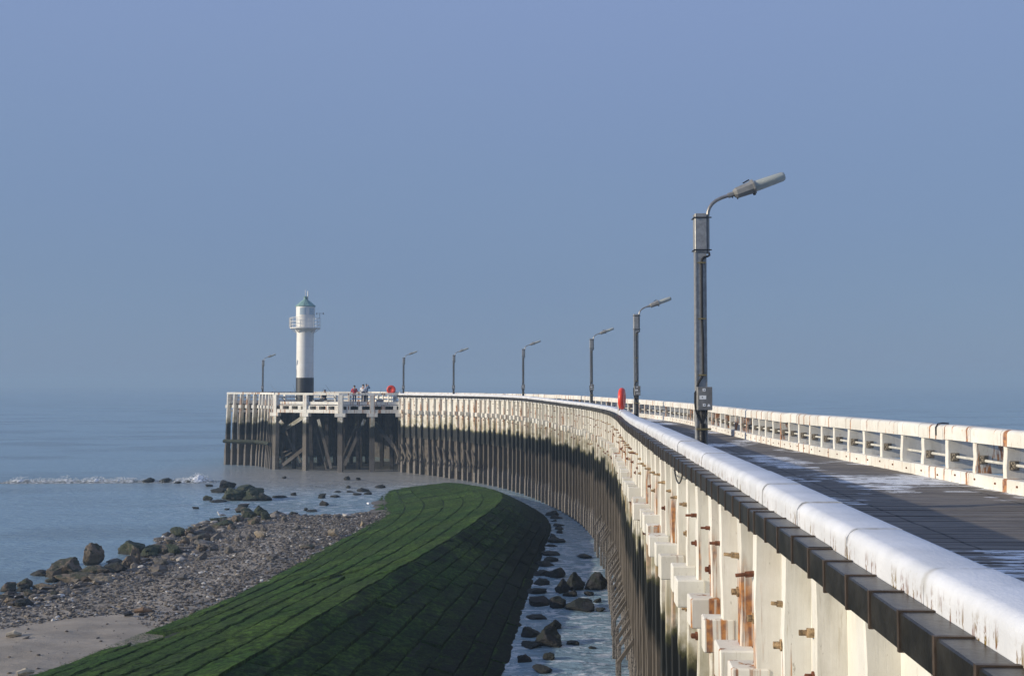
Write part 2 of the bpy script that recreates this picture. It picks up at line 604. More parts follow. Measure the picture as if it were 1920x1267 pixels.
def beach_mat():
    m, t, bs = new_mat('wet_sand')
    p = t.pos()
    z = t.sep(p)[2]
    col = t.mix(t.step(t.noise(t.mapv(p, (0.5, 1.2, 1)), 1.0, 6, 0.6), 0.3, 0.7), (0.26, 0.215, 0.158), (0.375, 0.315, 0.24))
    sp = t.step(t.noise(t.mapv(p, (3, 7, 1)), 1.0, 5, 0.7), 0.62, 0.72)
    col = t.mix(t.math('MULTIPLY', sp, 0.7), col, (0.12, 0.105, 0.09))
    wet = t.step(t.math('ADD', z, t.math('MULTIPLY', t.noise(p, 0.7, 4), 0.35)), WATER + 0.48, WATER + 0.22)
    col = t.mix(t.math('MULTIPLY', wet, 0.85), col, (0.085, 0.074, 0.062))
    t.l(col, bs.inputs['Base Color'])
    bs.inputs['Roughness'].default_value = 0.75
    t.bump(t.math('ADD', t.noise(t.mapv(p, (1, 2.2, 1)), 3.0, 6, 0.65), t.math('MULTIPLY', t.noise(p, 30, 3), 0.3)), 0.7, 0.06, bs)
    return m


M['beach'] = beach_mat()


def pebble_mat():
    m, t, bs = new_mat('shingle_stones')
    at = t.n('ShaderNodeAttribute', attribute_name='tone')
    tone = at.outputs['Fac']
    c = t.mix(t.step(tone, 0.0, 0.75), (0.036, 0.028, 0.021), (0.17, 0.142, 0.110))
    c = t.mix(t.step(tone, 0.93, 0.985), c, (0.55, 0.52, 0.47))
    t.l(c, bs.inputs['Base Color'])
    bs.inputs['Roughness'].default_value = 0.7
    t.bump(t.noise(t.pos(), 30, 4), 0.4, 0.02, bs)
    return m


M['pebble'] = pebble_mat()


def algae_mat():
    m, t, bs = new_mat('green_algae_on_stone')
    p = t.pos()
    x, y, z = t.sep(p)[0:3]
    at = t.n('ShaderNodeAttribute', attribute_name='tone')
    tone = at.outputs['Fac']
    big = t.noise(p, 0.35, 4)
    col = t.mix(t.step(big, 0.35, 0.65), (0.060, 0.152, 0.016), (0.116, 0.212, 0.024))
    col = t.mix(t.math('MULTIPLY', tone, 0.45), col, (0.022, 0.055, 0.014))
    col = t.mix(t.math('MULTIPLY', t.step(tone, 0.80, 0.95), 0.4), col, (0.085, 0.135, 0.035))
    fine = t.noise(p, 6.0, 7, 0.75)
    col = t.mix(t.step(fine, 0.42, 0.62), t.mix(0.75, col, (0.005, 0.012, 0.004)), col)
    fz = t.noise(p, 45.0, 3, 0.7)
    col = t.mix(t.math('MULTIPLY', t.step(fz, 0.55, 0.72), 0.5), col, (0.075, 0.115, 0.040))
    # bare stone on worn edges and crown
    bare = t.step(t.math('ADD', t.noise(p, 2.4, 6, 0.7), t.math('MULTIPLY', t.math('ADD', z, 4.0), 0.06)), 0.66, 0.74)
    col = t.mix(t.math('MULTIPLY', bare, 0.35), col, (0.10, 0.10, 0.065))
    # black weed and mud at the wet foot; pier-side slope also darkened as painted shade
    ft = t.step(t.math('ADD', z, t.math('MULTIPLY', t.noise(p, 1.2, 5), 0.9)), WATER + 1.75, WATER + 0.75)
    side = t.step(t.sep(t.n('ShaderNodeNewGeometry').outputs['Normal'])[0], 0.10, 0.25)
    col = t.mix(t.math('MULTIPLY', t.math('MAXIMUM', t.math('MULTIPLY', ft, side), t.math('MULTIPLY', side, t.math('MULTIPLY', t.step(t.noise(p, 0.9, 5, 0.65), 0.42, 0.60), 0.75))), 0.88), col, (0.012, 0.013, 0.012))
    t.l(col, bs.inputs['Base Color'])
    bs.inputs['Roughness'].default_value = 0.9
    bs.inputs['Specular IOR Level'].default_value = 0.2
    hh = t.math('ADD', t.noise(p, 8, 7, 0.75), t.math('MULTIPLY', fz, 0.4))
    t.bump(hh, 1.0, 0.11, bs)
    return m


M['algae'] = algae_mat()
M['gapmud'] = plain('dark_gap_mud', (0.010, 0.014, 0.008), 0.9, 0, 0.3)

# ------------------------------------------------------------------ light and sky
SUN_AZ, SUN_EL = R(77), R(16.0)   # degrees to the left of straight behind the camera, and above the horizon
sd = Vector((-math.sin(SUN_AZ) * math.cos(SUN_EL), -math.cos(SUN_AZ) * math.cos(SUN_EL), math.sin(SUN_EL)))
sl = bpy.data.lights.new('sun', 'SUN')
sl.energy = 4.6
sl.angle = R(0.5)
sl.color = (1.0, 0.89, 0.71)
so = bpy.data.objects.new('sun', sl)
C.objects.link(so)
so.rotation_euler = sd.to_track_quat('Z', 'Y').to_euler()

w = bpy.data.worlds.new('World')
SC.world = w
w.use_nodes = True
wt = w.node_tree
wt.nodes.clear()
T = NT(wt)
wo = T.n('ShaderNodeOutputWorld')
bg = T.n('ShaderNodeBackground')
sky = T.n('ShaderNodeTexSky', sky_type='NISHITA')
sky.sun_disc = False
sky.sun_elevation = SUN_EL
sky.sun_rotation = math.atan2(sd.x, sd.y)
sky.altitude = 0
sky.air_density = 1.0
sky.dust_density = 0.6
sky.ozone_density = 3.0
bg.inputs[1].default_value = 0.10
T.l(sky.outputs[0], bg.inputs[0])
# the hazy veil of a misty winter sky: pale violet-blue overhead, duller towards the horizon
tc = T.n('ShaderNodeTexCoord')
el = T.sep(tc.outputs['Generated'])[2]
rp = T.n('ShaderNodeValToRGB')
T.l(el, rp.inputs[0])
cr = rp.color_ramp
cr.elements[0].position = 0.0
cr.elements[0].color = (0.190, 0.275, 0.435, 1)
cr.elements[1].position = 1.0
cr.elements[1].color = (0.30, 0.40, 0.70, 1)
for ps_, cl_ in ((0.10, (0.195, 0.280, 0.450, 1)), (0.20, (0.212, 0.302, 0.495, 1)), (0.34, (0.245, 0.335, 0.570, 1))):
    e_ = cr.elements.new(ps_)
    e_.color = cl_
veil = T.n('ShaderNodeBackground')
un = T.noise(T.mapv(tc.outputs['Generated'], (1, 1, 3)), 3.0, 4, 0.55)
T.l(T.mix(T.math('MULTIPLY', T.step(un, 0.3, 0.7), 0.06), rp.outputs[0], (0.27, 0.38, 0.48)), veil.inputs[0])
veil.inputs[1].default_value = 1.0
mixs = T.n('ShaderNodeMixShader')
mixs.inputs[0].default_value = 0.88
T.l(bg.outputs[0], mixs.inputs[1])
T.l(veil.outputs[0], mixs.inputs[2])
T.l(mixs.outputs[0], wo.inputs[0])

SC.view_settings.view_transform = 'Standard'
SC.view_settings.look = 'None'
SC.view_settings.exposure = 0.0
SC.view_settings.gamma = 1.0
SC.cycles.volume_step_rate = 4.0
SC.cycles.volume_max_steps = 64
SC.cycles.volume_bounces = 0
SC.cycles.max_bounces = 6

# ------------------------------------------------------------------ paths
def cubic(xs, ys):
    """natural-ish smooth interpolation (Catmull-Rom on a non-uniform grid)"""
    xs = list(xs)
    ys = list(ys)
    n = len(xs)
    m = [0.0] * n
    for i in range(n):
        if i == 0:
            m[i] = (ys[1] - ys[0]) / (xs[1] - xs[0])
        elif i == n - 1:
            m[i] = (ys[-1] - ys[-2]) / (xs[-1] - xs[-2])
        else:
            a = (ys[i] - ys[i - 1]) / (xs[i] - xs[i - 1])
            b = (ys[i + 1] - ys[i]) / (xs[i + 1] - xs[i])
            h0, h1 = xs[i] - xs[i - 1], xs[i + 1] - xs[i]
            m[i] = (a * h1 + b * h0) / (h0 + h1)

    def f(x):
        i = 0
        while i < n - 2 and x > xs[i + 1]:
            i += 1
        h = xs[i + 1] - xs[i]
        s = (x - xs[i]) / h
        if s < 0:
            return ys[0] + m[0] * (x - xs[0])
        if s > 1:
            return ys[-1] + m[-1] * (x - xs[-1])
        return ((2 * s ** 3 - 3 * s ** 2 + 1) * ys[i] + (s ** 3 - 2 * s ** 2 + s) * h * m[i]
                + (-2 * s ** 3 + 3 * s ** 2) * ys[i + 1] + (s ** 3 - s ** 2) * h * m[i + 1])
    return f


class Path:
    def __init__(self, pts, step=0.1):
        # pts: (y, x, dz)
        fx = cubic([p[0] for p in pts], [p[1] for p in pts])
        fz = cubic([p[0] for p in pts], [p[2] for p in pts])
        y0, y1 = pts[0][0], pts[-1][0]
        n = int((y1 - y0) / step)
        P = [(fx(y0 + (y1 - y0) * i / n), y0 + (y1 - y0) * i / n, fz(y0 + (y1 - y0) * i / n)) for i in range(n + 1)]
        self.setup(P)

    def setup(self, P):
        self.P = np.array(P, float)
        d = np.hypot(np.diff(self.P[:, 0]), np.diff(self.P[:, 1]))
        self.s = np.concatenate([[0], np.cumsum(d)])
        self.L = self.s[-1]

    def at(self, s):
        return np.array([np.interp(s, self.s, self.P[:, k]) for k in range(3)])

    def tan(self, s):
        a, b = self.at(max(0, s - 0.25)), self.at(min(self.L, s + 0.25))
        t = b - a
        t[2] = 0
        t /= np.linalg.norm(t)
        return t

    def point(self, s, n=0.0, z=0.0):
        p, t = self.at(s), self.tan(s)
        return Vector((p[0] - t[1] * n, p[1] + t[0] * n, p[2] + z))

    def s_of_y(self, y):
        return float(np.interp(y, self.P[:, 1], self.s))


class Poly(Path):
    def __init__(self, pts):
        P = []
        for a, b in zip(pts[:-1], pts[1:]):
            a, b = np.array(a, float), np.array(b, float)
            L = np.linalg.norm((b - a)[:2])
            n = max(2, int(L / 0.1))
            for i in range(n):
                P.append(a + (b - a) * i / n)
        P.append(np.array(pts[-1], float))
        self.setup(P)

    def tan(self, s):
        a, b = self.at(max(0, s - 0.08)), self.at(min(self.L, s + 0.08))
        t = b - a
        t[2] = 0
        t /= np.linalg.norm(t)
        return t


# inner top edge of the left parapet
LP = Path([(-9, 1.25, 0), (-3, 1.55, 0), (1, 1.79, 0), (4.1, 1.97, 0), (6.3, 2.09, 0), (10.5, 2.32, 0), (14.3, 2.50, 0), (20, 2.84, -0.03),
           (26, 3.24, -0.10), (30, 3.52, -0.14), (36.5, 3.98, -0.16), (43.4, 4.28, -0.18), (50, 4.2, -0.20), (55, 3.9, -0.20), (60, 3.25, -0.18),
           (65, 2.3, -0.11), (70.6, 0.95, -0.03), (75, -0.6, 0), (79, -2.5, 0), (84, -5.6, 0), (88.6, -9.2, 0)])
# inner top edge of the right railing
RP = Path([(-9, 9.3, 0), (4, 8.6, 0), (10, 8.3, 0), (16.8, 8.05, 0), (21, 7.85, 0), (25, 7.75, -0.02), (30, 7.75, -0.06), (36, 7.9, -0.10), (45, 8.15, -0.13),
           (54, 8.2, -0.15), (60, 7.5, -0.13), (66, 6.3, -0.10), (71, 5.0, -0.05), (77, 3.0, 0), (84, 0.0, 0), (91, -3.9, 0), (97, -7.8, 0), (101, -10.4, 0)])


def sweep(mb, path, prof, s0, s1, step, closed=True, jz=0.0):
    """profile of (n, z) swept along a path; uv = (profile length, arc length)"""
    n = max(1, int(round((s1 - s0) / step)))
    b = len(mb.v)
    k = len(prof)
    ul = [0.0]
    for i in range(1, k):
        ul.append(ul[-1] + math.hypot(prof[i][0] - prof[i - 1][0], prof[i][1] - prof[i - 1][1]))
    for i in range(n + 1):
        s = s0 + (s1 - s0) * i / n
        for j, (pn, pz) in enumerate(prof):
            mb.uv[len(mb.v)] = (ul[j], s)
            mb.v.append(path.point(s, pn, pz + jz))
    for i in range(n):
        for j in range(k if closed else k - 1):
            j2 = (j + 1) % k
            mb.f.append([b + i * k + j, b + i * k + j2, b + (i + 1) * k + j2, b + (i + 1) * k + j])
    if closed:
        mb.f.append([b + j for j in range(k)][::-1])
        mb.f.append([b + n * k + j for j in range(k)])


def frame_at(path, s, n=0.0, z=0.0):
    """matrix: local x = along the path, local y = outward left, z up"""
    p = path.point(s, n, z)
    t = path.tan(s)
    Mx = Matrix(((t[0], -t[1], 0, p.x), (t[1], t[0], 0, p.y), (0, 0, 1, p.z), (0, 0, 0, 1)))
    return Mx


# ------------------------------------------------------------------ haze, sea, sea bed
hz = MB().box(-3200, 3200, -3200, 3200, -9.0, 14.0)
me = hz.mesh('haze')
hm = bpy.data.materials.new('haze_air')
hm.use_nodes = True
hm.node_tree.nodes.clear()
ho = hm.node_tree.nodes.new('ShaderNodeOutputMaterial')
hv = hm.node_tree.nodes.new('ShaderNodeVolumePrincipled')
hv.inputs['Color'].default_value = (0.455, 0.635, 0.83, 1)
hv.inputs['Density'].default_value = 0.0011
hv.inputs['Anisotropy'].default_value = 0.0
hm.node_tree.links.new(hv.outputs[0], ho.inputs['Volume'])
haze = link_mesh('haze', me, hm)
tag(haze, 'thin blue sea haze filling the air over the water', None, None, 'stuff')

mb = MB()
xs = [-3000, -600, -150, -60, -30, 0, 30, 60, 150, 600, 3000]
ys = [-3000, -600, -100, 0, 30, 60, 90, 150, 300, 800, 3000]
for yy in ys:
    for xx in xs:
        mb.v.append(Vector((xx, yy, WATER)))
for j in range(len(ys) - 1):
    for i in range(len(xs) - 1):
        a = j * len(xs) + i
        mb.f.append([a, a + 1, a + 1 + len(xs), a + len(xs)])
tag(mb.build('sea', M['sea']), 'hazy blue-grey sea with small ripples', None, None, 'structure')

# ------------------------------------------------------------------ beach
wl = [(-60, 12), (-34, 24), (-21, 33), (-17.2, 36.5), (-15.8, 39.5), (-15.3, 44), (-16.2, 50), (-16.0, 55), (-14.8, 58.6), (-12.0, 58.8), (-9.6, 58.8),
      (-8.1, 60.5), (-8.2, 66), (-7, 72), (-4, 72), (-4, 8), (-60, 8)]


def poly_sd(px, py, poly):
    inside = np.zeros(px.shape, bool)
    dist = np.full(px.shape, 1e9)
    n = len(poly)
    for i in range(n):
        x0, y0 = poly[i]
        x1, y1 = poly[(i + 1) % n]
        c = ((y0 > py) != (y1 > py)) & (px < (x1 - x0) * (py - y0) / ((y1 - y0) if y1 != y0 else 1e-9) + x0)
        inside ^= c
        dx, dy = x1 - x0, y1 - y0
        tt = np.clip(((px - x0) * dx + (py - y0) * dy) / (dx * dx + dy * dy), 0, 1)
        dist = np.minimum(dist, np.hypot(px - x0 - tt * dx, py - y0 - tt * dy))
    return np.where(inside, dist, -dist)


def beach_h(x, y):
    d = float(poly_sd(np.array([x]), np.array([y]), wl)[0])
    return beach_from(d, x, y)


def beach_from(d, x, y):
    n1 = mnoise.noise(Vector((x * 0.25, y * 0.25, 3.0))) * 0.10
    n2 = mnoise.noise(Vector((x * 0.9, y * 0.9, 9.0))) * 0.05
    d = d + n1 * 8
    if d > 0:
        return WATER + 0.02 + 0.055 * min(d, 12) * (1 - 0.02 * min(d, 12)) + n2 * min(1, d)
    return WATER + max(-1.6, d * 0.10) + n2


gx = np.arange(-46, -3.9, 0.25)
gy = np.arange(9, 74, 0.25)
GX, GY = np.meshgrid(gx, gy)
SD = poly_sd(GX, GY, wl)
mb = MB()
for j in range(len(gy)):
    for i in range(len(gx)):
        mb.v.append(Vector((gx[i], gy[j], beach_from(SD[j, i], gx[i], gy[j]))))
nx = len(gx)
for j in range(len(gy) - 1):
    for i in range(nx - 1):
        a = j * nx + i
        mb.f.append([a, a + 1, a + 1 + nx, a + nx])
tag(mb.build('beach', M['beach'], smooth=True, angle=180), 'grey sand beach strewn with shingle beside the green breakwater', None, None, 'structure')


def stones(name, n, sampler, mat, smin, smax):
    """one mesh of many small irregular stones"""
    ico = bmesh.new()
    bmesh.ops.create_icosphere(ico, subdivisions=1, radius=1)
    bv = np.array([v.co[:] for v in ico.verts])
    bf = np.array([[v.index for v in f.verts] for f in ico.faces])
    ico.free()
    V, Fc, Tn = [], [], []
    k = 0
    for _ in range(n):
        q = sampler()
        if q is None:
            continue
        x, y, z = q
        s = smin * (smax / smin) ** (random.random() ** 2.2)
        sc = np.array([random.uniform(0.7, 1.5), random.uniform(0.7, 1.3), random.uniform(0.35, 0.8)]) * s
        v = bv * (1 + rng.uniform(-0.25, 0.25, (len(bv), 1))) * sc
        a = random.uniform(0, 6.28)
        ca, sa = math.cos(a), math.sin(a)
        v = np.stack([v[:, 0] * ca - v[:, 1] * sa, v[:, 0] * sa + v[:, 1] * ca, v[:, 2] + random.uniform(-0.3, 0.3) * v[:, 0]], 1)
        V.append(v + [x, y, z + s * 0.15])
        Fc.append(bf + k)
        k += len(bv)
        Tn.append(np.full(len(bv), random.random()))
    V, Fc, Tn = np.concatenate(V), np.concatenate(Fc), np.concatenate(Tn)
    me = bpy.data.meshes.new(name)
    me.from_pydata(V.tolist(), [], Fc.tolist())
    at = me.attributes.new('tone', 'FLOAT', 'POINT')
    at.data.foreach_set('value', Tn.astype(np.float32))
    return link_mesh(name, me, mat, recalc=False)


def shingle_spot():
    for _ in range(60):
        x = random.uniform(-22, -6.5)
        y = random.uniform(24, 60)
        d = float(SD[int((y - 9) / 0.25), int((x + 46) / 0.25)])
        if d < -0.25:
            continue
        # thick along the water, thin on the near sand
        nz = mnoise.noise(Vector((x * 0.22, y * 0.22, 1.0)))
        lim = 6.6 + nz * 3.0 + max(0, (y - 36)) * 0.25 - max(0, 31 - y) * 0.5
        pr = 1.0 if d < lim else 0.03
        if random.random() > pr * min(1, (y / 46.0) ** 1.0):
            continue
        return x, y, beach_from(d, x, y)
    return None


def rubble_spot():
    for _ in range(80):
        x = random.uniform(-19, -8)
        y = random.uniform(31, 59)
        d = float(SD[int((y - 9) / 0.25), int((x + 46) / 0.25)])
        if -0.5 < d < 2.2 + 1.2 * mnoise.noise(Vector((x * 0.4, y * 0.4, 8.0))):
            return x, y, beach_from(d, x, y)
    return None


tag(stones('rubble', 900, rubble_spot, M['pebble'], 0.07, 0.26), 'dark rubble between the boulders at the water line', None, None, 'stuff')
tag(stones('shingle', 40000, shingle_spot, M['pebble'], 0.016, 0.085), 'grey and black shingle and shells along the water edge', None, None, 'stuff')

# ------------------------------------------------------------------ breakwater (green stone mound)
ST = [
    ((-14.8, 14, -4.75), (-7.1, 13, -3.75), (-0.9, 14, -5.75)),
    ((-11.7, 23.5, -5.0), (-5.35, 22.3, -3.85), (0.15, 23, -5.75)),
    ((-9.95, 31, -5.12), (-3.95, 30.3, -3.85), (0.75, 31, -5.75)),
    ((-8.9, 38, -5.22), (-2.35, 39, -3.9), (1.3, 40, -5.75)),
    ((-8.35, 46, -5.3), (-1.25, 47, -4.0), (2.0, 48, -5.75)),
    ((-7.9, 53, -5.38), (-0.55, 55, -4.2), (2.5, 55, -5.75)),
    ((-8.2, 60, -5.5), (-0.75, 62.3, -4.5), (1.9, 61.5, -5.75)),
    ((-9.1, 67, -5.55), (-2.2, 69, -4.8), (0.0, 68.5, -5.75)),
    ((-9.2, 73, -5.6), (-4.2, 74.5, -5.1), (-2.4, 74.7, -5.75)),
    ((-7.6, 78.2, -5.8), (-6, 78.6, -5.65), (-4.7, 78.8, -5.85)),
]
SL = [[cubic(range(len(ST)), [s[k][c] for s in ST]) for c in range(3)] for k in range(3)]


def mound(t, u):
    """t: station 0..9, u: -1 (left toe) .. 0 (crest) .. 1 (pier side toe)"""
    l = Vector([SL[0][c](t) for c in range(3)])
    r = Vector([SL[1][c](t) for c in range(3)])
    q = Vector([SL[2][c](t) for c in range(3)])
    if u <= 0:
        p = r.lerp(l, -u)
        p.z += 0.03 * math.sin(math.pi * -u) * (1 if -u < 1 else 0)
    else:
        p = r.lerp(q, u)
        p.z += 0.06 * math.sin(math.pi * u)
    return p


MT = np.array([[mound(9 * i / 180, -1 + j / 20)[:] for j in range(41)] for i in range(181)])


def mound_q(t, u):
    a, b = min(179.999, max(0, t * 20)), min(39.999, max(0, (u + 1) * 20))
    i, j = int(a), int(b)
    f, g = a - i, b - j
    return Vector(MT[i, j] * (1 - f) * (1 - g) + MT[i + 1, j] * f * (1 - g) + MT[i, j + 1] * (1 - f) * g + MT[i + 1, j + 1] * f * g)


def t_of_len():
    ts = np.linspace(0, 9, 400)
    P = np.array([mound(float(t), 0.0)[:] for t in ts])
    s = np.concatenate([[0], np.cumsum(np.linalg.norm(np.diff(P, axis=0), axis=1))])
    return ts, s


TS, TL = t_of_len()


def build_slope(name, u_a, u_b, rows, parent, seed, sunk=()):
    rr = random.Random(seed)
    V, Fc, Tn = [], [], []
    total = TL[-1]
    for r in range(rows):
        ua = u_a + (u_b - u_a) * r / rows
        ub = u_a + (u_b - u_a) * (r + 1) / rows
        s = rr.uniform(-1.0, 0)
        while s < total - 0.1:
            ln = rr.uniform(1.1, 2.4)
            s0, s1 = max(0, s), min(total, s + ln)
            s += ln
            if s1 - s0 < 0.2:
                continue
            g = rr.choice((0.003, 0.005, 0.010, 0.020))
            t0, t1 = np.interp(s0 + g, TL, TS), np.interp(s1 - g, TL, TS)
            gu = 0.034 / rows * abs(u_b - u_a) * rr.uniform(0.4, 1.5)
            dz = rr.gauss(0, 0.008)
            tl1, tl2 = rr.gauss(0, 0.006), rr.gauss(0.016, 0.008)
            ym = SL[1][1](0.5 * (t0 + t1))
            for (rw, ylo, yhi, dd) in sunk:
                if rw == r and ylo < ym < yhi:
                    dz -= dd
            near = ym < 45
            nu, nv = (7, 12) if near else (4, 7)
            b = len(V)
            tone = rr.random()
            for j in range(nv + 1):
                t = t0 + (t1 - t0) * j / nv
                for i in range(nu + 1):
                    f = i / nu
                    u = (ua + gu) + (ub - ua - 2 * gu) * f
                    p = mound(float(t), u)
                    e = min(i, nu - i, j, nv - j)
                    h = dz + tl1 * (j / nv - 0.5) * 2 + tl2 * (f - 0.5) * 2
                    h += 0.028 * mnoise.noise(p * 1.7) + 0.016 * mnoise.noise(p * 6.0)
                    if e == 0:
                        h -= 0.015
                    # wobble of the row lines
                    p.x += 0.05 * mnoise.noise(Vector((p.y * 0.6, u * 9.0, seed)))
                    p.z += h
                    V.append(p)
                    Tn.append(tone)
            w1 = nu + 1
            for j in range(nv):
                for i in range(nu):
                    a = b + j * w1 + i
                    Fc.append([a, a + 1, a + 1 + w1, a + w1])
            # skirts
            ring = [b + i for i in range(w1)] + [b + j * w1 + nu for j in range(1, nv + 1)] + [b + nv * w1 + i for i in range(nu - 1, -1, -1)] + [b + j * w1 for j in range(nv - 1, 0, -1)]
            c = len(V)
            for q in ring:
                V.append(V[q] - Vector((0, 0, 0.3)))
                Tn.append(tone)
            m_ = len(ring)
            for q in range(m_):
                Fc.append([ring[q], c + q, c + (q + 1) % m_, ring[(q + 1) % m_]])
    me = bpy.data.meshes.new(name)
    me.from_pydata([tuple(p) for p in V], [], Fc)
    at = me.attributes.new('tone', 'FLOAT', 'POINT')
    at.data.foreach_set('value', Tn)
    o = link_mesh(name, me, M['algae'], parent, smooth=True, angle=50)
    return o


bw = empty('breakwater', (0, 0, 0))
tag(bw, 'long low breakwater of stone blocks covered in green algae beside the pier', 'breakwater')
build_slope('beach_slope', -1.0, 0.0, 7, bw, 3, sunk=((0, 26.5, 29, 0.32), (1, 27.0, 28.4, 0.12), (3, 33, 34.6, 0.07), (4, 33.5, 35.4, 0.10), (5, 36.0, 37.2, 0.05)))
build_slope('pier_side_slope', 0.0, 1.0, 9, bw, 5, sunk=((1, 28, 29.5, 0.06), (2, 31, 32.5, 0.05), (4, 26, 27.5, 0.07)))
# tufts of weed lying over the stones
def tufts():
    rr = random.Random(11)
    V, Fc, Tn = [], [], []
    for _ in range(110000):
        t = 0.6 + 8.2 * rr.random() ** 1.35
        u = rr.uniform(-0.99, 0.99)
        p = mound_q(t, u)
        e = 0.02
        dn = (mound_q(t, u + (e if u > 0 else -e)) - p).normalized()
        sd_ = Vector((-dn.y, dn.x, 0)).normalized()
        L = rr.uniform(0.05, 0.15) * (1 + 0.5 * (p.y > 40))
        wd = rr.uniform(0.007, 0.018) * (1 + 1.0 * (p.y > 40))
        p.z += 0.005 + 0.028 * mnoise.noise(p * 1.7)
        d_ = (dn + sd_ * rr.gauss(0, 0.6)).normalized()
        tip = p + d_ * L + Vector((0, 0, rr.uniform(0.0, 0.03)))
        k = len(V)
        V += [tuple(p - sd_ * wd), tuple(p + sd_ * wd), tuple(tip)]
        Fc.append((k, k + 1, k + 2))
        tt = rr.random()
        Tn += [tt] * 3
    me = bpy.data.meshes.new('weed')
    me.from_pydata(V, [], Fc)
    at = me.attributes.new('tone', 'FLOAT', 'POINT')
    at.data.foreach_set('value', Tn)
    return tag(link_mesh('weed', me, M['algae'], bw, recalc=False), None, None, None, 'stuff')


tufts()
mb = MB()
us = [-1.05, -1.0, -0.8, -0.6, -0.4, -0.2, 0, 0.15, 0.3, 0.5, 0.7, 0.85, 1.0, 1.05]
for i in range(91):
    t = 9 * i / 90
    for u in us:
        p = mound(t, u)
        p.z -= 0.10 + (0.35 if abs(u) >= 1.0 else 0)
        mb.v.append(p)
for i in range(90):
    for j in range(len(us) - 1):
        a = i * len(us) + j
        mb.f.append([a, a + 1, a + 1 + len(us), a + len(us)])
mb.build('core', M['gapmud'], bw)

# ------------------------------------------------------------------ pier deck
mb = MB()
pw = 0.155
sL = np.arange(0, LP.L + 0.001, pw)
total = len(sL)
for i, s in enumerate(sL):
    # board i runs from the left parapet to the right railing
    fr = s / LP.L
    a0, a1 = LP.point(s, -0.02), LP.point(min(LP.L, s + pw - 0.018), -0.02)

    def right_of(p):
        y = p.y
        tn = LP.tan(s)
        # intersect the normal with the right railing line
        best = None
        n = np.array([tn[1], -tn[0]])
        rel = RP.P[:, :2] - np.array([p.x, p.y])
        cr = rel[:, 0] * n[1] - rel[:, 1] * n[0]
        al = rel @ n
        cr = np.where(al > 0, np.abs(cr), 1e9)
        k = int(np.argmin(cr))
        return RP.P[k]
    q = right_of(a0)
    b0 = Vector((q[0], q[1], q[2]))
    d = (a1 - a0)
    b1 = b0 + Vector(RP.tan(RP.s_of_y(b0.y))) * max(0.05, d.length * 1.0)
    # keep the far end joined to the next board
    q2 = right_of(LP.point(min(LP.L, s + pw), -0.02))
    b1 = b0.lerp(Vector((q2[0], q2[1], q2[2])), 0.93)
    zz = random.gauss(0, 0.0025)
    W = (b0 - a0).length
    base = len(mb.v)
    cols = 6
    for (p0, p1, vv) in ((a0, b0, s), (a1, b1, s + pw - 0.018)):
        for c in range(cols + 1):
            f = c / cols
            p = p0.lerp(p1, f)
            p.z += zz
            mb.uv[len(mb.v)] = (f * W, vv)
            mb.v.append(p)
    for c in range(cols):
        mb.f.append([base + c, base + c + 1, base + cols + 2 + c, base + cols + 1 + c])
    # board edge towards the camera
    base2 = len(mb.v)
    for (p0, p1) in ((a0, b0),):
        for c in (0, 1):
            p = (p0 if c == 0 else p1).copy()
            p.z += zz - 0.05
            mb.uv[len(mb.v)] = (c * W, s)
            mb.v.append(p)
    mb.f.append([base, base + cols, base2 + 1, base2])
deck = mb.build('pier_deck', M['deck'], recalc=False)
tag(deck, 'dark timber walkway boards with streaks of frost', None, None, 'structure')

# ------------------------------------------------------------------ the pier: left wall
pier = empty('pier', (0, 0, 0))
tag(pier, 'long curving white timber pier with tarred legs and white parapet', 'pier')

# under-deck slab (joists and boards read as a dark mass below the boards)
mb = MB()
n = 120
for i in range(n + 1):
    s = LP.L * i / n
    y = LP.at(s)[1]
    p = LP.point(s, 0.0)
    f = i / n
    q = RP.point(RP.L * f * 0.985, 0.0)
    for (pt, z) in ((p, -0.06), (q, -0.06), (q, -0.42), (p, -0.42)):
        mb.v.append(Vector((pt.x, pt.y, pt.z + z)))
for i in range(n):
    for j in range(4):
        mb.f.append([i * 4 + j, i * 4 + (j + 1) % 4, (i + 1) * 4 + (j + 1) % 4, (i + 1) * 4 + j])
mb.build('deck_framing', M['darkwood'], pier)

# boards behind the fins
mb = MB()
sweep(mb, LP, [(0.02, 0.598), (0.20, 0.598), (0.20, -2.62), (0.02, -2.62)], 0, LP.L, 0.6)
mb.build('wall_planking', M['tide'], pier)
mb = MB()
sweep(mb, LP, [(-0.30, -2.66), (0.10, -2.66), (0.10, -6.3), (-0.30, -6.3)], 0, LP.L, 0.6)
mb.build('lower_planking', M['lowwood'], pier)

# white coping slabs
cop = [(0.0, 0.60), (0.0, 0.975), (0.012, 0.995), (0.03, 1.0), (0.24, 0.998), (0.265, 0.992), (0.285, 0.976), (0.297, 0.95), (0.302, 0.92), (0.302, 0.60)]
s = 0.0
S1 = LP.L
while s < S1 - 0.2:
    ln = 1.22 if s < 60 else 2.4
    e = min(S1, s + ln)
    mb = MB()
    wob = random.gauss(0, 0.004)
    pr = [(a + random.gauss(0, 0.0015) + wob * 0.5, b) for a, b in cop]
    sweep(mb, LP, pr, s + 0.006, e - 0.006, 0.3, True, wob)
    mb.build('coping_slab', M['coping'], pier, smooth=True, angle=45)
    s = e

# dark steel boxes hung along the outer edge
s = 7.0
boxes = []
while s < S1 - 0.1:
    ln = random.choice([0.42, 0.42, 0.42, 0.40, 0.24])
    boxes.append((s, min(ln, S1 - s)))
    s += ln


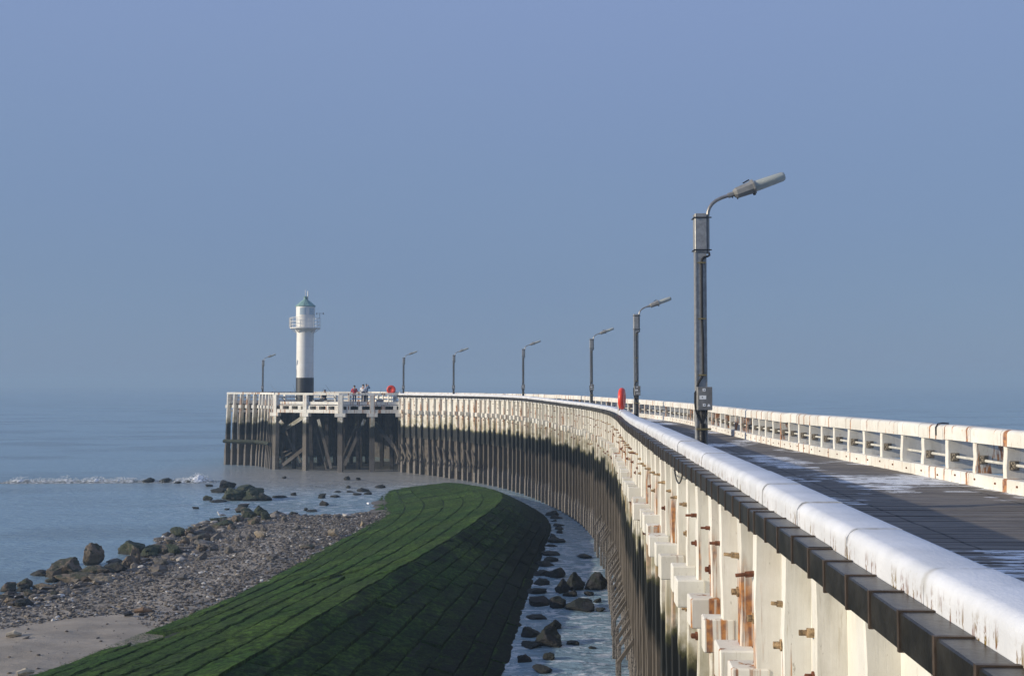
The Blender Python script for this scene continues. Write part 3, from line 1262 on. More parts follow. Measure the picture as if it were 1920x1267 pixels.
def edge_box(mb, mr, s, ln):
    jz = random.gauss(0, 0.004)
    jn = random.gauss(0, 0.004)
    sweep(mb, LP, [(0.304, 0.694), (0.304, 0.848), (0.433 + jn, 0.848), (0.440 + jn, 0.841), (0.440 + jn, 0.701), (0.433 + jn, 0.694)], s + 0.011, s + ln - 0.014, 0.3, True, jz)
    sweep(mr, LP, [(0.304, 0.688), (0.304, 0.854), (0.447 + jn, 0.854), (0.447 + jn, 0.688)], s + ln - 0.013, s + ln + 0.010, 0.3, True, jz)


for i, (s, ln) in enumerate(boxes[:100]):
    mb, mr = MB(), MB()
    edge_box(mb, mr, s, ln)
    o = mb.build('edge_box', M['boxmetal'], pier)
    mr.build('rim', M['boxrim'], o)
mb = MB()
for (s, ln) in boxes[100:]:
    edge_box(mb, mb, s, ln)
tag(mb.build('edge_box', M['boxmetal'], pier), None, None, None, 'stuff')


def fin_mesh(seed, depth=0.43, th=0.13, z0=-6.3, z1=0.685, splay=0.0):
    rr = random.Random(seed)
    zs = [z1 + (z0 - z1) * i / 26 for i in range(27)]
    mb = MB()
    ph = rr.uniform(0, 50)
    for z in zs:
        wob = 0.018 * mnoise.noise(Vector((ph, z * 0.8, 0)))
        wob2 = 0.016 * mnoise.noise(Vector((ph, z * 2.3, 5)))
        g = 0.03 if z < -4.3 else 0.0
        x0, x1 = -th / 2 + wob - g + wob2 * 0.4, th / 2 + wob + g - wob2 * 0.4
        y1 = 0.38 + wob2 + g + splay * (z1 - z)
        y0 = 0.38 - depth
        for (x, y) in ((x0, y0), (x1, y0), (x1, y1), (x0, y1)):
            mb.v.append(Vector((x, y, z)))
    k = len(zs)
    for i in range(k - 1):
        for j in range(4):
            a, b = i * 4 + j, i * 4 + (j + 1) % 4
            mb.f.append([a, b, b + 4, a + 4])
    mb.f.append([0, 1, 2, 3])
    mb.f.append([(k - 1) * 4 + j for j in (3, 2, 1, 0)])
    me = mb.mesh('fin')
    bake_bevel(me, 0.009, 1, 60)
    me.materials.append(M['fin'])
    return me


fins = [fin_mesh(k, th=0.13 + 0.02 * (k % 3 - 1)) for k in range(7)]
blk = [MB().box(-0.14, 0.12, 0.30, 0.59, -0.62, -0.33).mesh('cleat'), MB().box(-0.10, 0.14, 0.30, 0.57, -0.64, -0.34).mesh('cleat')]
for b_ in blk:
    bake_bevel(b_, 0.012, 1)
    b_.materials.append(M['tide'])


def bolt_mesh(L, r, mat, head):
    mb = MB()
    mb.tube([(0, 0, 0), (0, L, 0)], r, 8)
    mb.tube([(0, -0.005, 0), (0, 0.06, 0)], r * 1.75, 6)
    if head:
        mb.tube([(0, -0.01, 0), (0, 0.018, 0)], r * 2.7, 12)
    me = mb.mesh('bolt')
    bake_bevel(me, 0, 1)
    me.materials.append(mat)
    return me


bolts = [bolt_mesh(0.125, 0.016, M['rust'], False), bolt_mesh(0.12, 0.017, M['boltpaint'], False), bolt_mesh(0.06, 0.016, M['boltpaint'], True),
         bolt_mesh(0.065, 0.017, M['rust'], True)]


def place(name, me, Mx, parent):
    o = bpy.data.objects.new(name, me)
    C.objects.link(o)
    o.parent = parent
    o.matrix_local = Mx
    return o


def brace_mesh():
    mb = MB()
    # knee: slopes down and out from the fin, then stands upright into the water
    mb.bar((0.10, 0.36, -3.80), (0.10, 0.70, -4.30), 0.07, 0.08)
    mb.box(0.06, 0.14, 0.65, 0.74, -6.3, -4.28)
    me = mb.mesh('knee_brace')
    bake_bevel(me, 0.008, 1)
    me.materials.append(M['tide'])
    return me


def brace_far_mesh():
    mb = MB()
    mb.bar((0.75, 0.42, -3.15), (-0.1, 0.80, -4.15), 0.10, 0.12)
    mb.bar((-0.1, 0.80, -4.15), (0.42, 0.44, -4.75), 0.10, 0.12)
    me = mb.mesh('knee_brace')
    bake_bevel(me, 0.008, 1)
    me.materials.append(M['tide'])
    return me


BR, BF = brace_mesh(), brace_far_mesh()
fin_s = []
s = LP.s_of_y(3.2)
while s < LP.L - 0.1:
    fin_s.append(s)
    s += random.uniform(0.80, 1.02) if s < 60 else random.uniform(0.82, 0.98)
print('fins', len(fin_s))
for i, s in enumerate(fin_s):
    if i >= 100:
        break
    lean = random.gauss(0, 0.016)
    Mx = frame_at(LP, s) @ Matrix.Rotation(lean, 4, 'Y') @ Matrix.Rotation(random.gauss(0, 0.028), 4, 'Z') @ Matrix.Diagonal((random.choice((0.8, 1.0, 1.0, 1.45)), random.uniform(0.95, 1.04), 1, 1))
    o = place('wall_fin', random.choice(fins), Mx, pier)
    y = LP.at(s)[1]
    place('cleat', random.choice(blk), Matrix.Translation((random.gauss(0, 0.03), random.gauss(0, 0.02), random.gauss(0, 0.035))) @ Matrix.Rotation(random.gauss(0, 0.02), 4, 'Y'), o)
    kind = 1 if random.random() < 0.65 else 0
    bsc = lambda: Matrix.Diagonal((random.uniform(0.7, 1.0), random.uniform(0.5, 1.05), random.uniform(0.7, 1.0), 1))
    if random.random() < 0.86:
        place('bolt', bolts[kind], Matrix.Translation((0, 0.38, 0.34 + random.gauss(0, 0.02))) @ Matrix.Rotation(random.gauss(0, 0.06), 4, 'X') @ bsc(), o)
    if random.random() < 0.80:
        place('bolt', bolts[2 + (random.random() < 0.5)], Matrix.Translation((0, 0.38, 0.02 + random.gauss(0, 0.05))) @ bsc(), o)
    if random.random() < 0.7:
        place('bolt', bolts[3 if random.random() < 0.7 else 2], Matrix.Translation((0, 0.38, -0.86 + random.gauss(0, 0.05))), o)
    if 16 < y < 47 and random.random() < 0.8:
        place('knee_brace', BR, Matrix.Translation((0, random.gauss(0, 0.02), random.gauss(0, 0.05))), o)
    if y > 77:
        place('knee_brace', BF, Matrix.Translation((0, 0, random.gauss(0, 0.05))), o)
if len(fin_s) > 100:
    mb = MB()
    for s in fin_s[100:]:
        mb.box(-0.065, 0.065, -0.05, 0.38, -6.3, 0.625, frame_at(LP, s))
    tag(mb.build('wall_fin', M['tide'], pier), None, None, None, 'stuff')

# hanging black cable loop under the edge boxes
sc_ = LP.s_of_y(12.6)
mb = MB()
pts = []
for i in range(13):
    f = i / 12
    pts.append(LP.point(sc_ + 0.9 - 0.9 * f, 0.41, 0.675 - 0.14 * math.sin(math.pi * f) ** 0.8 + 0.02 * f))
mb.tube(pts, 0.010, 6)
mb.build('hanging_cable', M['cable'], pier, smooth=True)

# ------------------------------------------------------------------ right railing
rail = empty('pier_railing', (0, 0, 0))
tag(rail, 'white timber railing with rusty joints along the seaward side of the walkway', 'railing')
beam = [(0.0, 0.735), (0.0, 0.93), (-0.012, 0.965), (-0.04, 0.99), (-0.08, 1.0), (-0.27, 1.0), (-0.31, 0.985), (-0.32, 0.95), (-0.32, 0.735)]
kerb = [(0.02, 0.0), (0.02, 0.195), (0.0, 0.212), (-0.24, 0.212), (-0.24, -0.3), (0.02, -0.3)]
bay = 1.05
s = RP.s_of_y(6.0)
post_s = []
while s < RP.L - 0.3:
    post_s.append(s)
    s += bay + random.uniform(-0.06, 0.06)
print('posts', len(post_s))


def rpost_mesh(seed):
    rr = random.Random(seed)
    mb = MB()
    th = 0.11 + rr.uniform(-0.01, 0.02)
    zs = [0.20 + (0.75 - 0.20) * i / 6 for i in range(7)]
    ph = rr.uniform(0, 99)
    for z in zs:
        w_ = 0.012 * mnoise.noise(Vector((ph, z * 4, 0)))
        for (x, y) in ((-th / 2 + w_, -0.76), (th / 2 + w_, -0.76), (th / 2 + w_, -0.055 + w_), (-th / 2 + w_, -0.055 + w_)):
            mb.v.append(Vector((x, y, z)))
    for i in range(6):
        for j in range(4):
            a, b = i * 4 + j, i * 4 + (j + 1) % 4
            mb.f.append([a, b, b + 4, a + 4])
    mb.f.append([3, 2, 1, 0])
    mb.f.append([24, 25, 26, 27])
    me = mb.mesh('post')
    bake_bevel(me, 0.01, 1, 60)
    me.materials.append(M['post'])
    return me


rposts = [rpost_mesh(40 + k) for k in range(6)]
brk = MB()
brk.box(-0.02, 0.0, -0.09, 0.07, -0.075, 0.075)
brk.box(-0.06, -0.02, -0.05, 0.05, -0.06, -0.025)
brk.box(-0.06, -0.02, -0.05, 0.05, 0.025, 0.06)
brk.tube([(-0.09, -0.01, 0), (0, -0.01, 0)], 0.045, 8)
brk.tube([(-0.10, 0.02, 0.055), (0.0, 0.02, 0.055)], 0.016, 6)
brk = brk.mesh('bracket')
bake_bevel(brk, 0, 1)
brk.materials.append(M['ironpaint'])
boltk = MB().tube([(0, 0, 0), (0, 0.02, 0)], 0.018, 8).mesh('kerb_bolt')
boltk.materials.append(M['rust'])
for i, s in enumerate(post_s[:-1]):
    e = post_s[i + 1]
    jz = random.gauss(0, 0.006)
    mb = MB()
    sweep(mb, RP, [(a, b + random.gauss(0, 0.001)) for a, b in beam], s + 0.006, e - 0.006, 0.55, True, jz)
    mb.build('top_beam', M['rail'], rail, smooth=True, angle=45)
    if i % 2 == 0:
        e2 = post_s[min(i + 2, len(post_s) - 1)]
        mb = MB()
        sweep(mb, RP, kerb, s + 0.35, e2 + 0.35 - 0.012, 0.55, True, random.gauss(0, 0.004))
        k_ = mb.build('kerb', M['rail'], rail)
        for q in (0.2, 0.9, 1.6):
            p = frame_at(RP, s + 0.35 + q, 0.018, 0.11 + random.gauss(0, 0.015))
            place('bolt', boltk, p, k_)
for i, s in enumerate(post_s):
    Mx = frame_at(RP, s) @ Matrix.Translation((0, 0, 0)) @ Matrix.Rotation(random.gauss(0, 0.05) - 0.03, 4, 'Y')
    o = place('post', random.choice(rposts), Mx, rail)
    if random.random() < 0.93:
        place('bracket', brk, Matrix.Translation((-0.055, -0.17, 0.43 + random.gauss(0, 0.012))), o)
mb = MB()
pts = [RP.point(s0_, -0.19, 0.43) for s0_ in np.arange(post_s[0], post_s[-1], 0.5)]
mb.tube(pts, 0.026, 8)
mb.build('tie_rod', M['rodpaint'], rail, smooth=True)
# outer boarding under the railing
mb = MB()
sweep(mb, RP, [(-0.25, -0.02), (-0.25, -6.2), (-0.45, -6.2), (-0.45, -0.02)], 0, RP.L, 0.8)
mb.build('outer_planking', M['darkwood'], rail)
# loop of dark strapping over the beam
mb = MB()
ps = RP.s_of_y(19.9)
mb.tube([RP.point(ps, 0.012, 0.80), RP.point(ps, 0.012, 0.95), RP.point(ps, -0.03, 1.012), RP.point(ps + 0.1, -0.16, 1.022), RP.point(ps + 0.15, -0.3, 1.01)], 0.014, 6)
mb.build('strap', M['cable'], rail, smooth=True)

# ------------------------------------------------------------------ pier head
head = empty('jetty_platform', (0, 0, 0))
tag(head, 'white timber pier head platform on tall tarred piles with cross braces', 'pier head')
A, B_, Cc = (-9.2, 88.6, 0), (-14.1, 88.1, 0), (-20.1, 91.2, 0)
HF = Poly([A, B_, Cc])                              # open front
HS = Poly([Cc, (-21.0, 93.2, 0), (-22.3, 95.0, 0), (-25.6, 96.4, 0)])     # palisade on the seaward-left side
HB = Poly([(-25.6, 96.2, 0), (-27, 104, 0), (-22, 110, 0), (-14, 108, 0), (-10.4, 101.0, 0)])
# platform
outline = [A, B_, Cc, (-21.0, 93.2, 0), (-22.3, 95.0, 0), (-25.6, 96.4, 0), (-27, 104, 0), (-22, 110, 0), (-14, 108, 0), (-10.6, 101.0, 0)]
mb = MB()
nO = len(outline)
for z in (-0.06, -0.001):
    for p in outline:
        mb.v.append(Vector((p[0], p[1], z)))
mb.f.append(list(range(nO))[::-1])
mb.f.append([nO + i for i in range(nO)])
for i in range(nO):
    j = (i + 1) % nO
    mb.f.append([i, j, nO + j, nO + i])
M['headdeck'] = plain('head_deck_boards', (0.14, 0.125, 0.11), 0.7, 0, 0.25, 2.0, 0.3)
mb.build('platform', M['headdeck'], head)


def rail_box(name, path, n0, n1, z0, z1, mat, s0=None, s1=None, step=0.6):
    mb = MB()
    sweep(mb, path, [(n0, z0), (n0, z1), (n1, z1), (n1, z0)], 0 if s0 is None else s0, path.L if s1 is None else s1, step)
    return mb.build(name, mat, head)


# front: top rail, mid rail, deck edge, joist ends, lower waler (normal points to the left of travel = towards the camera is negative)
sB = 4.95
for (a, b) in ((0.0, sB), (sB, HF.L)):
    rail_box('top_rail', HF, -0.10 + 0.1, 0.22, 0.85, 1.02, M['paint'], a + 0.03, b - 0.03, 3.0)
    rail_box('mid_rail', HF, 0.02, 0.14, 0.06, 0.29, M['paint'], a + 0.06, b - 0.06, 3.0)
    rail_box('deck_edge', HF, 0.0, 0.20, -0.075, -0.015, M['paint'], a + 0.05, b - 0.05, 3.0)
    rail_box('waler', HF, 0.06, 0.34, -0.64, -0.36, M['paint'], a + 0.04, b - 0.04, 3.0)
for s in np.arange(0.5, HF.L - 0.2, 0.95):
    mb = MB().box(-0.15, 0.15, -0.4, 0.24, -0.352, -0.08, frame_at(HF, s))
    mb.build('joist_end', M['paint'], head)
posts = []
for px in (755, 699, 641, 577, 521):
    # find arc position with that column
    best = min(np.arange(0, HF.L, 0.05), key=lambda s: abs(960 + F * HF.at(s)[0] / HF.at(s)[1] - px))
    posts.append(float(best))
    zt = 0.845
    mb = MB().box(-0.20, 0.20, 0.02, 0.36, -6.3, zt, frame_at(HF, best))
    # notch: the waler butts to the pile, so the pile stands 4 cm proud of it
    o = mb.build('pile', M['tide'], head, bevel=0.015, seg=1)
    mb = MB().box(-0.44, 0.44, 0.0, 0.42, -0.95, -0.645, frame_at(HF, best))
    mb.build('corbel', M['paint'], o, bevel=0.012, seg=1)
# braces on the front (sit in front of the piles)


def fpt(px, py, n=0.0):
    y = 88.7 if px > 640 else 88.7 + (640 - px) * 0.022
    p = at_y(px, py, y - n)
    return p


for (x0, y0, x1, y1, w_, n_) in ((702, 792, 762, 866, 0.30, 0.3), (684, 786, 646, 872, 0.26, 0.2), (668, 795, 642, 858, 0.12, -0.4), (597, 786, 621, 878, 0.24, 0.3), (590, 800, 612, 880, 0.10, -0.3),
                                 (577, 776, 518, 815, 0.30, 0.0), (578, 834, 514, 884, 0.28, 0.2), (519, 782, 531, 796, 0.28, 0.4), (536, 806, 560, 872, 0.14, -0.8), (548, 830, 572, 882, 0.14, -0.7),
                                 (530, 848, 566, 834, 0.10, -1.0), (522, 862, 560, 840, 0.10, -1.1)):
    mb = MB()
    mb.bar(fpt(x0, y0, n_), fpt(x1, y1, n_), 0.14, w_, up=Vector((0, -1, 0)).cross((fpt(x1, y1, n_) - fpt(x0, y0, n_)).normalized()))
    mb.build('brace', M['tide'], head)
# inner piles and inner boarding under the platform, coloured dark to stand for shade
for k in range(26):
    x = -10.5 - (k % 9) * 1.35 + random.uniform(-0.3, 0.3)
    y = 91.0 + (k // 9) * 3.2 + random.uniform(-0.5, 0.5)
    if x < -20.5 and y < 93:
        continue
    mb = MB().box(-0.15, 0.15, -0.15, 0.15, -6.3, -0.1, Matrix.Translation((x, y, 0)) @ Matrix.Rotation(random.uniform(-0.04, 0.04), 4, 'Y'))
    mb.build('inner_pile', M['darkwood'], head)
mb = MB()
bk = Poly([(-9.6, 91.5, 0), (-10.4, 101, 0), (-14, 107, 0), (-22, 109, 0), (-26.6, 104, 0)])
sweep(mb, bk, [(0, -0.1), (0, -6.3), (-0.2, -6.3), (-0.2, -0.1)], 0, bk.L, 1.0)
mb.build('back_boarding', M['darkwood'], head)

# palisade side
rail_box('top_rail', HS, -0.02, 0.22, 0.86, 1.02, M['paint'], 0.02, HS.L, 0.4)
hfin = fin_mesh(77, depth=0.42, th=0.14, splay=0.045)
ns = 12
for i in range(ns):
    s = 0.12 + (HS.L - 0.2) * (i / (ns - 1))
    Mx = frame_at(HS, s) @ Matrix.Translation((0, -0.17, 0.24))
    o = place('wall_fin', hfin, Mx, head)
    mb = MB().box(-0.12, 0.12, 0.15, 0.52, -0.62, -0.34)
    mb.build('cleat', M['paint'], o)
for (z0, z1) in ((0.02, 0.26), (-0.75, -0.55)):
    rail_box('side_waler', HS, -0.30, -0.10, z0, z1, M['paint'], 0.1, HS.L - 0.1, 0.4)
mb = MB()
sweep(mb, HS, [(0.50, -3.30), (0.60, -3.16), (0.78, -3.36), (0.60, -3.5)], 0.1, HS.L, 0.4)
mb.build('fender_beam', M['weedwood'], head)
# back railing round the head
rail_box('back_rail', HB, -0.2, 0.0, 0.84, 1.0, M['paint'], 0, HB.L, 0.8)
rail_box('back_rail', HB, -0.2, 0.0, 0.35, 0.55, M['paint'], 0, HB.L, 0.8)
rail_box('back_rail', HB, -0.2, 0.0, 0.0, 0.2, M['paint'], 0, HB.L, 0.8)
for s in np.arange(0.4, HB.L, 1.5):
    MB().box(-0.1, 0.1, -0.3, -0.02, -0.4, 0.83, frame_at(HB, s)).build('back_post', M['paint'], head)

# ------------------------------------------------------------------ lighthouse
LX, LY = at_y(571.5, 730, 100).x, 100.0
lh = empty('lighthouse', (LX, LY, 0))
tag(lh, 'white round lighthouse with black foot and green roof on the pier head', 'lighthouse')
MB().lathe([(0.83, 0.0), (0.83, 2.35)], 48).build('tower_foot', M['tower_black'], lh, smooth=True)
MB().lathe([(0.805, 2.353), (0.795, 6.9)], 48).build('tower', M['tower_white'], lh, smooth=True)
MB().lathe([(0.82, 6.62), (1.02, 6.9), (1.42, 6.95), (1.42, 7.03), (0.86, 7.03)], 40).build('gallery_floor', M['tower_white'], lh, smooth=True, angle=30)
MB().lathe([(0.865, 7.033), (0.865, 8.07), (0.885, 8.075), (0.885, 8.115), (0.865, 8.12), (0.865, 9.02)], 48).build('lantern_room', M['tower_white'], lh, smooth=True, angle=30)
for a in (-95, -35, 25, 85, 145):
    a = R(a)
    mb = MB()
    for k in range(7):
        for r_ in (0.869, 0.88):
            pass
    seg = 8
    for z in (8.22, 8.85):
        for k in range(seg + 1):
            aa = a + R(-20 + 40 * k / seg)
            mb.v.append(Vector((0.872 * math.cos(aa), 0.872 * math.sin(aa), z)))
    for k in range(seg):
        mb.f.append([k, k + 1, seg + 2 + k, seg + 1 + k])
    o = mb.build('window', M['pane'], lh)
    mf = MB()
    for (z0, z1) in ((8.19, 8.22), (8.85, 8.88)):
        b0 = len(mf.v)
        for k in range(seg + 1):
            aa = a + R(-21 + 42 * k / seg)
            for (r_, z) in ((0.870, z0), (0.885, z0), (0.885, z1), (0.870, z1)):
                mf.v.append(Vector((r_ * math.cos(aa), r_ * math.sin(aa), z)))
        for k in range(seg):
            for j in range(4):
                mf.f.append([b0 + k * 4 + j, b0 + k * 4 + (j + 1) % 4, b0 + (k + 1) * 4 + (j + 1) % 4, b0 + (k + 1) * 4 + j])
    mf.build('frame', M['tower_white'], o)
rf = MB().lathe([(0.865, 9.0), (0.97, 9.02), (0.97, 9.07), (0.58, 9.40), (0.20, 9.68), (0.17, 9.72), (0.17, 9.90), (0.21, 9.92), (0.10, 10.0), (0.02, 10.02)], 12).build('roof', M['copper'], lh)
MB().tube([(0.22, 0, 9.7), (0.22, 0, 10.48)], 0.05, 8).build('antenna', M['tower_white'], rf)
MB().tube([(-0.02, 0, 9.98), (-0.02, 0, 10.6)], 0.018, 6).build('lightning_rod', M['galv'], rf)
gr = MB()
for z in (7.3, 7.6, 7.95):
    pts = [(1.38 * math.cos(2 * math.pi * k / 32), 1.38 * math.sin(2 * math.pi * k / 32), z) for k in range(33)]
    gr.tube(pts, 0.022, 6)
for k in range(16):
    a = 2 * math.pi * k / 16
    gr.tube([(1.38 * math.cos(a), 1.38 * math.sin(a), 7.03), (1.38 * math.cos(a), 1.38 * math.sin(a), 7.95)], 0.022, 6)
gr.build('gallery_railing', M['tower_white'], lh, smooth=True)
mb = MB()
mb.box(-1.43, -1.38, -0.35, 0.35, 7.06, 7.92)
mb.build('gallery_panel', M['pane'], lh)
mb = MB()
for y in (-0.36, -0.12, 0.12, 0.36):
    mb.box(-1.45, -1.36, y - 0.02, y + 0.02, 7.05, 7.96)
mb.build('panel_frame', M['tower_white'], lh)
wv = MB()
wv.tube([(1.38, -0.2, 7.9), (1.38, -0.2, 8.42)], 0.025, 6)
wv.bar((1.12, -0.2, 8.36), (1.72, -0.2, 8.36), 0.025, 0.03)
wv.box(1.66, 1.78, -0.22, -0.18, 8.28, 8.42)
wv.box(1.06, 1.14, -0.22, -0.18, 8.24, 8.44)
wv.build('wind_vane', M['galv'], lh)
mb = MB()
for a in range(0, 360, 45):
    a = R(a + 10)
    mb.bar((0.80 * math.cos(a), 0.80 * math.sin(a), 6.55), (1.3 * math.cos(a), 1.3 * math.sin(a), 6.93), 0.06, 0.06)
mb.build('gallery_bracket', M['tower_white'], lh)

# ------------------------------------------------------------------ street lamps
KP = 14.6 / F      # metres per photograph pixel at the nearest lamp


def q(px, py, y=0.0):
    return Vector(((px - 1313.5) * KP, y, 4.086 + (400 - py) * KP))


def make_lamp():
    root = empty('street_lamp')
    hw = 10.4 * KP
    mb = MB()
    # H-section pole: web plus two flanges
    mb.box(-hw, -hw + 0.016, -0.07, 0.07, -0.4, 3.555)
    mb.box(hw - 0.016, hw, -0.07, 0.07, -0.4, 3.555)
    mb.box(-hw + 0.0165, hw - 0.0165, -0.064, 0.045, -0.4, 3.55)
    mb.build('pole', M['galv'], root)
    MB().box(-hw - 0.004, hw + 0.004, -0.082, 0.082, 3.553, 4.086).build('pole_head', M['galv'], root, bevel=0.006, seg=1)
    for yy in (408, 469):
        z = q(0, yy).z
        mb = MB()
        mb.box(-hw - 0.004, hw + 0.07, -0.090, -0.083, z - 0.008, z + 0.008)
        mb.box(-hw - 0.004, hw + 0.07, 0.083, 0.090, z - 0.008, z + 0.008)
        mb.tube([(-hw - 0.014, -0.105, z), (-hw - 0.014, 0.105, z)], 0.009, 6)
        mb.build('clamp', M['cable'], root)
    ap = [(1328.5, 475), (1328.5, 440), (1328.5, 405), (1329.3, 396), (1332, 388), (1337, 380.5), (1345, 374), (1355, 369), (1364, 366), (1374, 362.8)]
    MB().tube([q(a, b) for a, b in ap], 0.024, 12).build('arm', M['pipe'], root, smooth=True)
    # lantern: collar, housing, clear bowl
    ax = (q(1472, 328) - q(1374, 362.8)).normalized()
    up = Vector((-ax.z, 0, ax.x))
    o0 = q(1374, 362.8)

    def lp(a, b, y):
        return o0 + ax * a + up * b + Vector((0, y, 0))
    lamp = MB()
    rings = [(-0.05, 0.036, 0.034, 0.0), (0.03, 0.036, 0.034, 0.0), (0.035, 0.052, 0.05, 0.0), (0.07, 0.075, 0.07, -0.004), (0.25, 0.085, 0.095, 0.0), (0.30, 0.090, 0.098, 0.0), (0.302, 0.104, 0.112, 0), (0.325, 0.104, 0.112, 0)]
    nn = 8
    b0 = 0
    for (a, rb, ry, off) in rings:
        for k in range(nn):
            an = 2 * math.pi * (k + 0.5) / nn
            f = 1.0 / max(abs(math.cos(an)), abs(math.sin(an))) ** 0.55
            lamp.v.append(lp(a, rb * math.sin(an) * f + off, ry * math.cos(an) * f))
    for i in range(len(rings) - 1):
        for k in range(nn):
            k2 = (k + 1) % nn
            lamp.f.append([i * nn + k, i * nn + k2, (i + 1) * nn + k2, (i + 1) * nn + k])
    lamp.f.append(list(range(nn))[::-1])
    lamp.f.append([(len(rings) - 1) * nn + k for k in range(nn)])
    hd = lamp.build('lamp_housing', M['housing'], root)
    cl = MB()
    for (a, b) in ((0.0, -0.05), (0.06, -0.09), (0.29, -0.115), (0.31, -0.115)):
        cl.tube([lp(a, b, 0), lp(a, b + 0.03, 0)], 0.009, 6)
    cl.tube([lp(0.20, 0.095, 0), lp(0.295, 0.112, 0)], 0.01, 6)
    cl.build('latch', M['cable'], hd)
    bw_ = MB()
    rings = [(0.327, 0.072, 0.085), (0.345, 0.074, 0.088), (0.60, 0.068, 0.08), (0.74, 0.064, 0.075), (0.765, 0.056, 0.066), (0.775, 0.038, 0.045)]
    nn = 16
    for (a, rb, ry) in rings:
        for k in range(nn):
            an = 2 * math.pi * k / nn
            g = 1 + 0.035 * math.cos(8 * an)
            bw_.v.append(lp(a, rb * math.sin(an) * g, ry * math.cos(an) * g))
    for i in range(len(rings) - 1):
        for k in range(nn):
            k2 = (k + 1) % nn
            bw_.f.append([i * nn + k, i * nn + k2, (i + 1) * nn + k2, (i + 1) * nn + k])
    bw_.f.append(list(range(nn))[::-1])
    bw_.f.append([(len(rings) - 1) * nn + k for k in range(nn)])
    bo = bw_.build('lamp_bowl', M['acrylic'], root, smooth=True, angle=60)
    MB().tube([lp(0.34, 0.0, 0), lp(0.66, 0.0, 0)], 0.026, 10).build('lamp_tube', M['sticker'], bo, smooth=True)
    # control box on the camera side
    x0, x1 = (1301.8 - 1313.5) * KP, (1329.2 - 1313.5) * KP
    z0, z1 = q(0, 768).z, q(0, 725).z
    cb = MB().box(x0, x1, -0.215, -0.072, z0, z1).build('control_box', M['cabinet'], root, bevel=0.006, seg=1)
    st = MB()
    for (px, py, w_, h_) in ((1318, 730.5, 5.5, 5), (1315.5, 744.3, 12.5, 7), (1318, 758.3, 5, 5)):
        c_ = q(px - 4, py)
        st.box(c_.x - w_ * KP / 2, c_.x + w_ * KP / 2, -0.2175, -0.2155, c_.z - h_ * KP / 2, c_.z + h_ * KP / 2)
    c_ = q(1322.5, 758.5)
    st.prism([(c_.x - 0.022, c_.z - 0.018), (c_.x + 0.022, c_.z - 0.018), (c_.x, c_.z + 0.02)], -0.2175, -0.2155)
    st.build('label', M['sticker'], cb)
    dk = MB()
    for (px, py) in ((1318, 730.5), (1314.5, 744.3), (1318, 758.3)):
        c_ = q(px - 4, py)
        dk.tube([(c_.x, -0.2160, c_.z), (c_.x, -0.2195, c_.z)], 0.008, 8)
    dk.build('lock', M['ink'], cb)
    # cables
    def cab(pts, r=0.010, y=-0.06):
        sh_ = 4 if pts[0][1] > 700 else 0
        return MB().tube([q(a - sh_, b, y) for a, b in pts], r, 8)
    up_ = [(1328.5, 474), (1329.5, 479), (1326, 481), (1320, 482.5), (1316, 486), (1314.5, 492), (1314.5, 600), (1316, 640), (1316, 700), (1313, 708), (1306.5, 718), (1304.5, 726)]
    cab(up_, 0.0155, -0.075).build('cable', M['cable'], root, smooth=True)
    cab([(1306, 733), (1303.8, 736), (1303.6, 755), (1305, 768), (1309, 780), (1314, 788), (1316.5, 796)], 0.013, -0.10).build('cable', M['cable'], root, smooth=True)
    for (xa, xb) in ((1311, 1315.5), (1317, 1317), (1326, 1318.5), (1321, 1318)):
        cab([(xa, 767), (xa, 776), ((xa + xb * 1.5) / 2.5, 784), (xb, 792), (xb, 800)], 0.010, -0.10).build('cable', M['cable'], root, smooth=True)
    zc = q(0, 793).z
    MB().tube([(-0.006, -0.115, -0.3), (-0.006, -0.115, zc)], 0.048, 14).build('conduit', M['cable'], root, smooth=True)
    for py in (493, 598, 703):
        z = q(0, py).z
        mb = MB().box(-0.045, 0.06, -0.098, -0.072, z - 0.009, z + 0.009)
        mb.build('cable_clip', M['brass'], root)
    z = q(0, 803).z
    mb = MB().box(-0.09, 0.105, -0.172, -0.085, z - 0.012, z + 0.012)
    mb.build('cable_clip', M['brass'], root)
    return root


lamps = [(1314.5, 14.6, 0.0, 'tall grey street lamp nearest the viewer with its control box in full view'),
         (1193, 35.3, -0.02, 'grey street lamp just right of the edge-on red lifebuoy case'),
         (1109, 55.5, 0.03, 'grey street lamp rising behind the bend of the parapet, third from the viewer'),
         (981, 71.2, 0.02, 'small distant grey street lamp standing alone in the middle of the picture'),
         (850.5, 84.2, -0.03, 'small distant street lamp where the white parapet turns towards the pier head'),
         (756.5, 91.8, -0.05, 'thin distant street lamp beside the round red lifebuoy case'),
         (492.5, 99.0, -0.10, 'thin street lamp left of the lighthouse on the pier head')]
proto = make_lamp()
for i, (px, d, dz, lab) in enumerate(lamps):
    o = proto if i == 0 else copy_tree(proto)
    o.location = (at_y(px, 740, d).x, d, dz)
    tag(o, lab, 'street lamp', 'street lamps along the pier')

